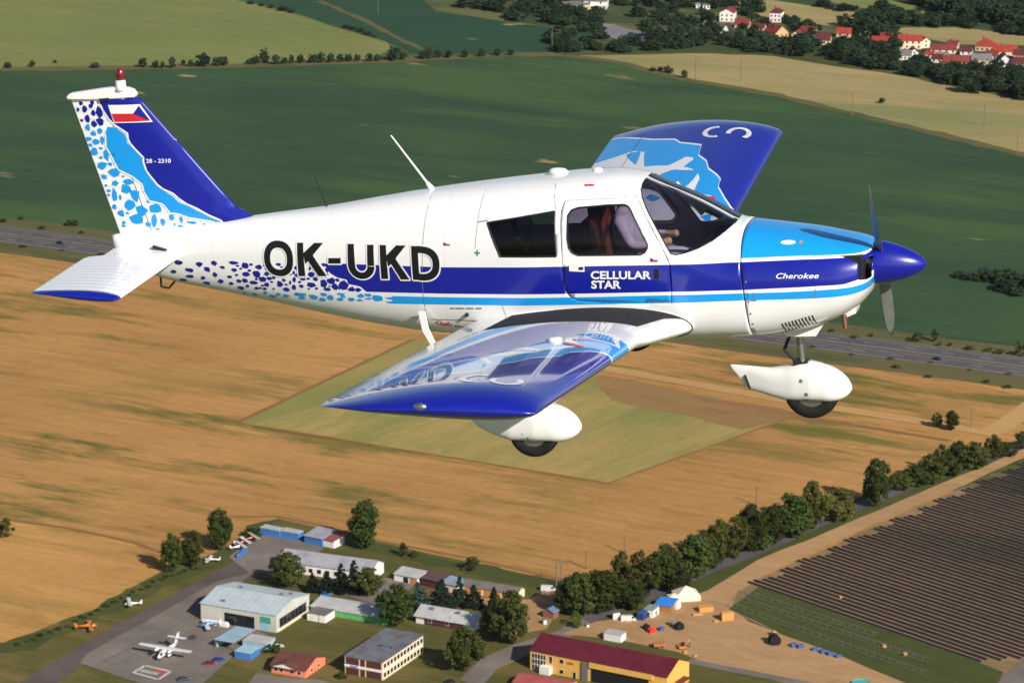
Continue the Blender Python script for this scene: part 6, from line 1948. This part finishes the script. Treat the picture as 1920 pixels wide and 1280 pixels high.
for side in (-1, 1):
    decal('dark_blue_field', [FDARK], side, M_navy, FIN, VBVH, off=.003)
    decal('light_blue_field', [FLIGHT], side, M_sky, FIN, VBVH, off=.003)
    tag(decal('dark_blue_spots', [blob(rnd, s[0], s[1], s[2] * 1.25, s[3] * 1.25) for s in FSPOT_D], side, M_navy, RUD, VBVH, off=.003), kind='stuff')
    tag(decal('light_blue_spots', [blob(rnd, s[0], s[1], s[2] * 1.2, s[3] * 1.2) for s in FSPOT_L + FILL_F], side, M_sky, RUD, VBVH, off=.003), kind='stuff')
    decal('blue_border', stroke(FDARK[9:], .016), side, M_white, FIN, VBVH, off=.005)
    decal('blue_border', stroke(FLIGHT[15:], .014), side, M_white, FIN, VBVH, off=.005)
    fl = [(-4.866,1.59),(-4.598,1.602),(-4.496,1.469),(-4.823,1.45)]
    cx, cz = sum(p[0] for p in fl) / 4, sum(p[1] for p in fl) / 4
    decal('flag_border', [[(cx + (p[0] - cx) * 1.06, cz + (p[1] - cz) * 1.09) for p in fl]], side, M_white, FIN, VBVH, off=.006)
    decal('flag_red', [[(-4.848, 1.522), (-4.650, 1.531), (-4.51, 1.473), (-4.823, 1.453)]], side, M_red, FIN, VBVH, off=.008)
    decal('flag_blue', [[(-4.650, 1.531), (-4.602, 1.597), (-4.502, 1.471)]], side, M_navy, FIN, VBVH, off=.010)
    decal('fin_lettering', None, side, M_white, FIN, VBVH, tri=text_tri('28 - 2310', -4.557, 1.112, .036, .223, .02, mirror=side > 0, slope=.05), off=.006)
seam_h = [(H0.x + .0, H0.z), (-4.919, 1.655)]
cap = [(-5.25,1.643),(-5.238,1.668),(-5.215,1.682),(-4.927,1.732),(-4.837,1.745),(-4.70,1.745),(-4.652,1.728),(-4.625,1.692),(-4.632,1.668),(-4.926,1.640),(-5.233,1.630)]
cb = MB().prism(cap, 'y', -.042, .042).build('fin_cap', M_white, FIN)
bv = cb.modifiers.new('round', 'BEVEL'); bv.width = .016; bv.segments = 3
for y_ in (1,):
    bp = Vector((-4.765, 0, 0))
    MB().rings([[(bp.x + r * math.cos(a), r * math.sin(a), z) for a in [6.283 * i / 18 for i in range(18)]] for r, z in ((.058, 1.72), (.044, 1.765), (.043, 1.80), (.036, 1.808))]).build('beacon_base', M_white, FIN, True)
    MB().rings([[(bp.x + r * math.cos(a), r * math.sin(a), z) for a in [6.283 * i / 18 for i in range(18)]] for r, z in ((.038, 1.808), (.036, 1.86), (.028, 1.90), (.012, 1.91))]).build('beacon_light', paint('beacon_red', rgb(.16, .006, .006), .3, .5), FIN, True)
MB().tube((-5.23, 0, 1.60), (-5.42, 0, 1.565), .003, .002, 5).build('static_wick', M_dark, RUD)
MB().prism([(-4.94, 1.625), (-4.86, 1.64), (-4.86, 1.66), (-4.95, 1.65)], 'y', -.05, .05).build('rudder_hinge', M_dark, FIN)

# stabilator
sb = bmesh.new()
SY2 = []
for k in range(21):
    c = .5 * (1 - math.cos(math.pi * k / 20))
    SY2.append((c, 5 * .11 * (.2969 * math.sqrt(c) - .126 * c - .3516 * c * c + .2843 * c ** 3 - .1036 * c ** 4)))
def st_pt(c, t, y):
    te = .76 if abs(y) > .34 else .76 - .13 * min(1, (.34 - abs(y)) / .04)
    return (-4.268 - c * te, y, .336 + .02 * c + t * .76)
R_ = []
for y in [-1.46 + 2.92 * k / 44 for k in range(45)]:
    R_.append([sb.verts.new(st_pt(c, t, y)) for c, t in SY2] + [sb.verts.new(st_pt(c, -t, y)) for c, t in SY2[::-1][1:-1]])
n = len(R_[0])
for a, b in zip(R_, R_[1:]):
    for j in range(n):
        k = (j + 1) % n
        sb.faces.new((a[j], a[k], b[k], b[j]))
bmesh.ops.recalc_face_normals(sb, faces=sb.faces)
STAB = bmobj('stabilator', sb, M_stab, AC, True)
for s in (-1, 1):
    rr = []
    for k in range(8):
        a = math.pi / 2 * k / 7
        row = []
        for c, t in [(c, t) for c, t in SY2] + [(c, -t) for c, t in SY2[::-1][1:-1]]:
            p = st_pt(c, t * max(.02, math.cos(a)), 1.46)
            row.append((p[0] + (.03 * (1 - math.cos(a)) * (-1 if c < .5 else .3)), s * (1.461 + .075 * math.sin(a)), p[2]))
        rr.append(row)
    MB().rings(rr, cap=True).build('stabilator_tip', M_navy, STAB, True)
    MB().prism([(-4.50, .40), (-4.38, .385), (-4.38, .395), (-4.50, .425)], 'y', s * .135 - .012, s * .135 + .012).build('stabilator_slot', M_dark, STAB)

# undercarriage
def pant(name, prof_u, prof_l, wid, x0, xr, xn, zn, y0):
    """wheel fairing: traced side outline, elliptical nose from xr to xn"""
    R_ = []
    st = [(x0 + (xr - x0) * k / 34, None) for k in range(35)] + [(xr + (xn - xr) * math.sin(math.pi / 2 * k / 14), math.sin(math.pi / 2 * k / 14)) for k in range(1, 15)]
    for x, t in st:
        xx = min(x, xr)
        zu, zl, w = lerp_tab(prof_u, xx), lerp_tab(prof_l, xx), lerp_tab(wid, xx)
        zc, hz = (zu + zl) / 2, max(.002, (zu - zl) / 2)
        if t:
            k = max(.02, (1 - t ** 1.8)) ** .56 if t < 1 else .04
            zc, hz, w = zc + (zn - zc) * t, hz * k, w * k
        R_.append([(x, y0 + w * math.copysign(abs(math.cos(a)) ** .8, math.cos(a)), zc + hz * math.copysign(abs(math.sin(a)) ** (.8 if math.sin(a) > 0 else .55), math.sin(a))) for a in [6.283185 * (i + .5) / 28 for i in range(28)]])
    return MB().rings(R_).build(name, M_white, AC, True)
def wheel(c, r, w, parent):
    prof = [(.55, .42), (.7, .5), (.9, .5), (.98, .36), (1.0, .15), (1.0, -.15), (.98, -.36), (.9, -.5), (.7, -.5), (.55, -.42)]
    rings = [[(c[0] + p * r * math.cos(a), c[1] + q * w, c[2] + p * r * math.sin(a)) for p, q in prof] for a in [6.283185 * i / 36 for i in range(36)]]
    n, m = len(prof), 36
    vs = [p for rg in rings for p in rg]
    fs = [(i * n + j, i * n + j + 1, ((i + 1) % m) * n + j + 1, ((i + 1) % m) * n + j) for i in range(m) for j in range(n - 1)]
    ty = MB().add(vs, fs).build('tyre', M_rubber, parent, True)
    MB().tube((c[0], c[1] - w * .4, c[2]), (c[0], c[1] + w * .4, c[2]), r * .56, n=24).build('wheel_hub', M_metal, parent)
NU = [(.418,-.388),(.6,-.392),(.75,-.398),(.868,-.378),(1.0,-.338),(1.087,-.322),(1.18,-.34),(1.262,-.389),(1.36,-.455),(1.405,-.50),(1.424,-.53)]
NL = [(.418,-.398),(.5,-.50),(.571,-.585),(.75,-.63),(.886,-.66),(1.31,-.645),(1.37,-.61),(1.405,-.57),(1.424,-.54)]
NW = [(.418,.003),(.50,.010),(.571,.02),(.75,.07),(.95,.115),(1.1,.13),(1.25,.12),(1.36,.085),(1.405,.045),(1.424,.012)]
NP = pant('wheel_fairing', NU, NL, NW, .418, 1.19, 1.426, -.532, 0)
wheel((1.10, 0, -.569), .227, .15, NP)
def fair_bvh(o):
    bm = bmesh.new(); bm.from_mesh(o.data)
    t = BVHTree.FromBMesh(bm); bm.free()
    return t
_nb = fair_bvh(NP)
for bx, bz in ((1.03, -.461), (1.074, -.571)):
    decal('bolt', [[(bx + .016 * math.cos(k * .6283), bz + .016 * math.sin(k * .6283)) for k in range(10)]], -1, M_greytxt, NP, _nb, off=.003)
decal('fairing_print', stroke([(1.045, -.624), (1.085, -.622)], .012) + stroke([(1.095, -.624), (1.115, -.623)], .006) + stroke([(1.125, -.623), (1.15, -.622)], .006), -1, M_greytxt, NP, _nb, off=.003)
MB().prism([(.545, -.47), (.555, -.46), (.60, -.575), (.585, -.585)], 'y', -.035, -.012).build('mudguard_edge', M_dark, NP)
MB().tube((.985, 0, -.05), (1.02, 0, -.36), .028, n=12).build('nose_strut', M_metal, AC)
MB().tube((.93, -.02, -.08), (.875, -.02, -.235), .014, n=8).tube((.875, -.02, -.235), (.985, -.02, -.345), .014, n=8).build('torque_link', M_dark, AC)
MB().box(.95, 1.07, -.05, .05, -.365, -.32).build('fork_head', M_dark, AC)
MU = [(-1.36,-.45),(-1.2,-.40),(-1.0,-.345),(-.85,-.318),(-.779,-.312),(-.68,-.325),(-.565,-.371),(-.49,-.42),(-.452,-.475),(-.44,-.50)]
ML = [(-1.36,-.47),(-1.28,-.545),(-1.15,-.60),(-1.011,-.636),(-.62,-.622),(-.52,-.585),(-.46,-.53),(-.44,-.51)]
MW = [(-1.36,.01),(-1.2,.06),(-1.0,.11),(-.8,.13),(-.62,.118),(-.52,.085),(-.46,.045),(-.44,.012)]
for s in (-1, 1):
    MP = pant('wheel_fairing', MU, ML, MW, -1.36, -.68, -.44, -.50, s * 1.53)
    wheel((-.82, s * 1.53, -.558), .2, .14, MP)
    if s > 0:
        MP.location = (.06, .06, -.03)
    MB().tube((-.80, s * 1.53, .12), (-.80, s * 1.53, -.36), .05, .045, 12).build('main_strut', M_white, AC)
    if s < 0:
        _mb = fair_bvh(MP)
        decal('bolt', [[(-.85 + .010 * math.cos(k * .6283), -.585 + .010 * math.sin(k * .6283)) for k in range(10)]], -1, M_greytxt, MP, _mb, off=.003)
        decal('seam', stroke([(-.89, -.545), (-.892, -.628)], .006), -1, M_greytxt, MP, _mb, off=.003)

# cabin: floor, seats, instrument panel, glare shield, bulkhead
MB().box(-1.5, .42, -.43, .43, .02, .05).build('cabin_floor', M_panel, FUS)
MB().rings([[(x, y * .93, .44 + (z - .44) * .93) for _, y, z in sec_ring(x, 40)] for x in (-1.60, -1.57)]).build('rear_bulkhead', M_liner, FUS)
MB().prism([(.20, .58), (.24, .66), (.46, .70), (.60, .66), (.60, .2), (.22, .2)], 'y', -.41, .41).build('instrument_panel', M_panel, FUS)
def seat(x, y, h):
    ob = MB().box(x - .25, x + .25, y - .21, y + .21, .20, .33).build('seat', M_seat, FUS)
    b = ob.modifiers.new('round', 'BEVEL'); b.width = .05; b.segments = 3
    bk = MB().prism([(x - .22, .30), (x - .12, .30), (x - .22, h), (x - .30, h)], 'y', y - .20, y + .20).build('backrest', M_seat, ob)
    b = bk.modifiers.new('round', 'BEVEL'); b.width = .035; b.segments = 3
for y in (-.25, .25):
    seat(-.42, y, .86)
    seat(-1.18, y, .84)
for s in (-1, 1):      # belt hanging at the door post
    MB().prism([(-.47, .92), (-.44, .93), (-.52, .62), (-.56, .60)], 'y', s * .44 - .004, s * .44 + .004).build('shoulder_belt', flat('orange_belt', rgb(.35, .11, .03), .7), FUS)
MB().tube((-.12, .455, 1.0), (.10, .49, .74), .024, n=8).build('windscreen_pillar', M_trim, FUS)
_wp = hull(WIN_DOOR)
mb = MB()
_pp = [surf_pt(a, b, 1) - Vector((0, .03, 0)) for a, b in _wp]
for a, b in zip(_pp, _pp[1:] + _pp[:1]):
    mb.tube(a, b, .018, n=6)
mb.build('window_trim', M_trim, FUS)

# ------------------------------------------------------------------ the pilot
def person_mesh():
    J = {'pelvis': ((-.44, 0, .42), .12), 'belly': ((-.49, 0, .55), .115), 'chest': ((-.53, 0, .70), .125), 'neckb': ((-.54, 0, .80), .06), 'neck': ((-.53, 0, .85), .048), 'head': ((-.51, 0, .93), .078), 'crown': ((-.515, 0, 1.0), .062),
         'shl': ((-.53, .17, .755), .058), 'ell': ((-.42, .22, .56), .045), 'wrl': ((-.17, .15, .58), .032), 'hal': ((-.10, .13, .60), .034),
         'shr': ((-.53, -.17, .755), .058), 'elr': ((-.42, -.21, .56), .045), 'wrr': ((-.17, -.13, .58), .032), 'har': ((-.10, -.11, .60), .034),
         'hil': ((-.40, .09, .41), .085), 'knl': ((.02, .11, .44), .06), 'anl': ((.20, .11, .14), .04), 'tol': ((.32, .11, .12), .035),
         'hir': ((-.40, -.09, .41), .085), 'knr': ((.02, -.11, .44), .06), 'anr': ((.20, -.11, .14), .04), 'tor': ((.32, -.11, .12), .035)}
    E = ['pelvis belly', 'belly chest', 'chest neckb', 'neckb neck', 'neck head', 'head crown', 'chest shl', 'shl ell', 'ell wrl', 'wrl hal', 'chest shr', 'shr elr', 'elr wrr', 'wrr har',
         'pelvis hil', 'hil knl', 'knl anl', 'anl tol', 'pelvis hir', 'hir knr', 'knr anr', 'anr tor']
    K = list(J)
    me = bpy.data.meshes.new('person')
    me.from_pydata([J[k][0] for k in K], [tuple(K.index(q) for q in e.split()) for e in E], [])
    o = link(bpy.data.objects.new('person', me))
    o.modifiers.new('skin', 'SKIN').use_smooth_shade = True
    for i, k in enumerate(K):
        sv = me.skin_vertices[0].data[i]
        sv.radius = (J[k][1], J[k][1])
        sv.use_root = k == 'pelvis'
    sub = o.modifiers.new('sub', 'SUBSURF')
    sub.levels = sub.render_levels = 2
    dg = bpy.context.evaluated_depsgraph_get()
    m2 = bpy.data.meshes.new_from_object(o.evaluated_get(dg))
    bpy.data.objects.remove(o)
    return m2
_pm = person_mesh()
for m in (flat('pale_shirt', rgb(.46, .42, .52), .85, 0, .3, 9), flat('skin', rgb(.42, .24, .17), .6), flat('dark_trousers', rgb(.03, .03, .05), .85)):
    _pm.materials.append(m)
for f in _pm.polygons:
    c = f.center
    f.material_index = 1 if (c.z > .835 or c.x > -.22 and .52 < c.z) else (2 if c.z < .47 else 0)
    f.use_smooth = True
PIL = link(bpy.data.objects.new('person', _pm))
_acm = Matrix.Translation(AC.location) @ AC.rotation_euler.to_matrix().to_4x4()
PIL.matrix_world = _acm @ Matrix.Translation((0.02, .25, 0.0))
tag(PIL, 'person in pale shirt with headset sitting in the far front seat of the aircraft', 'person')
MB().rings([[(-.525 + .088 * k * math.cos(a), .078 * k * math.sin(a), z) for a in [6.283 * i / 16 for i in range(16)]] for k, z in ((1.0, .96), (1.02, 1.0), (.8, 1.045), (.3, 1.065))]).build('hair', flat('dark_hair', rgb(.02, .014, .01), .7), PIL, True)
mb = MB()
for s in (-1, 1):
    mb.tube((-.51, s * .068, .94), (-.51, s * .105, .94), .042, .036, 12)
hb = [(-.51, .095 * math.cos(a), .95 + .125 * math.sin(a)) for a in [math.pi * i / 12 for i in range(13)]]
for a, b in zip(hb, hb[1:]):
    mb.tube(a, b, .011, n=6)
mb.tube((-.50, -.09, .92), (-.41, -.03, .895), .006, n=5)
mb.build('headset', M_panel, PIL)
for nx, ny, nz, w in ((-.427, .03, .95, .008), (-.427, -.03, .95, .008)):
    MB().box(nx - .01, nx + .008, ny - .017, ny + .017, nz - .008, nz + .008).build('eye', M_panel, PIL)
MB().prism([(-.435, .955), (-.405, .918), (-.435, .91)], 'y', -.012, .012).build('nose', _pm.materials[1], PIL)
MB().box(-.442, -.424, -.022, .022, .886, .892).build('mouth', flat('lips', rgb(.25, .09, .08), .6), PIL)
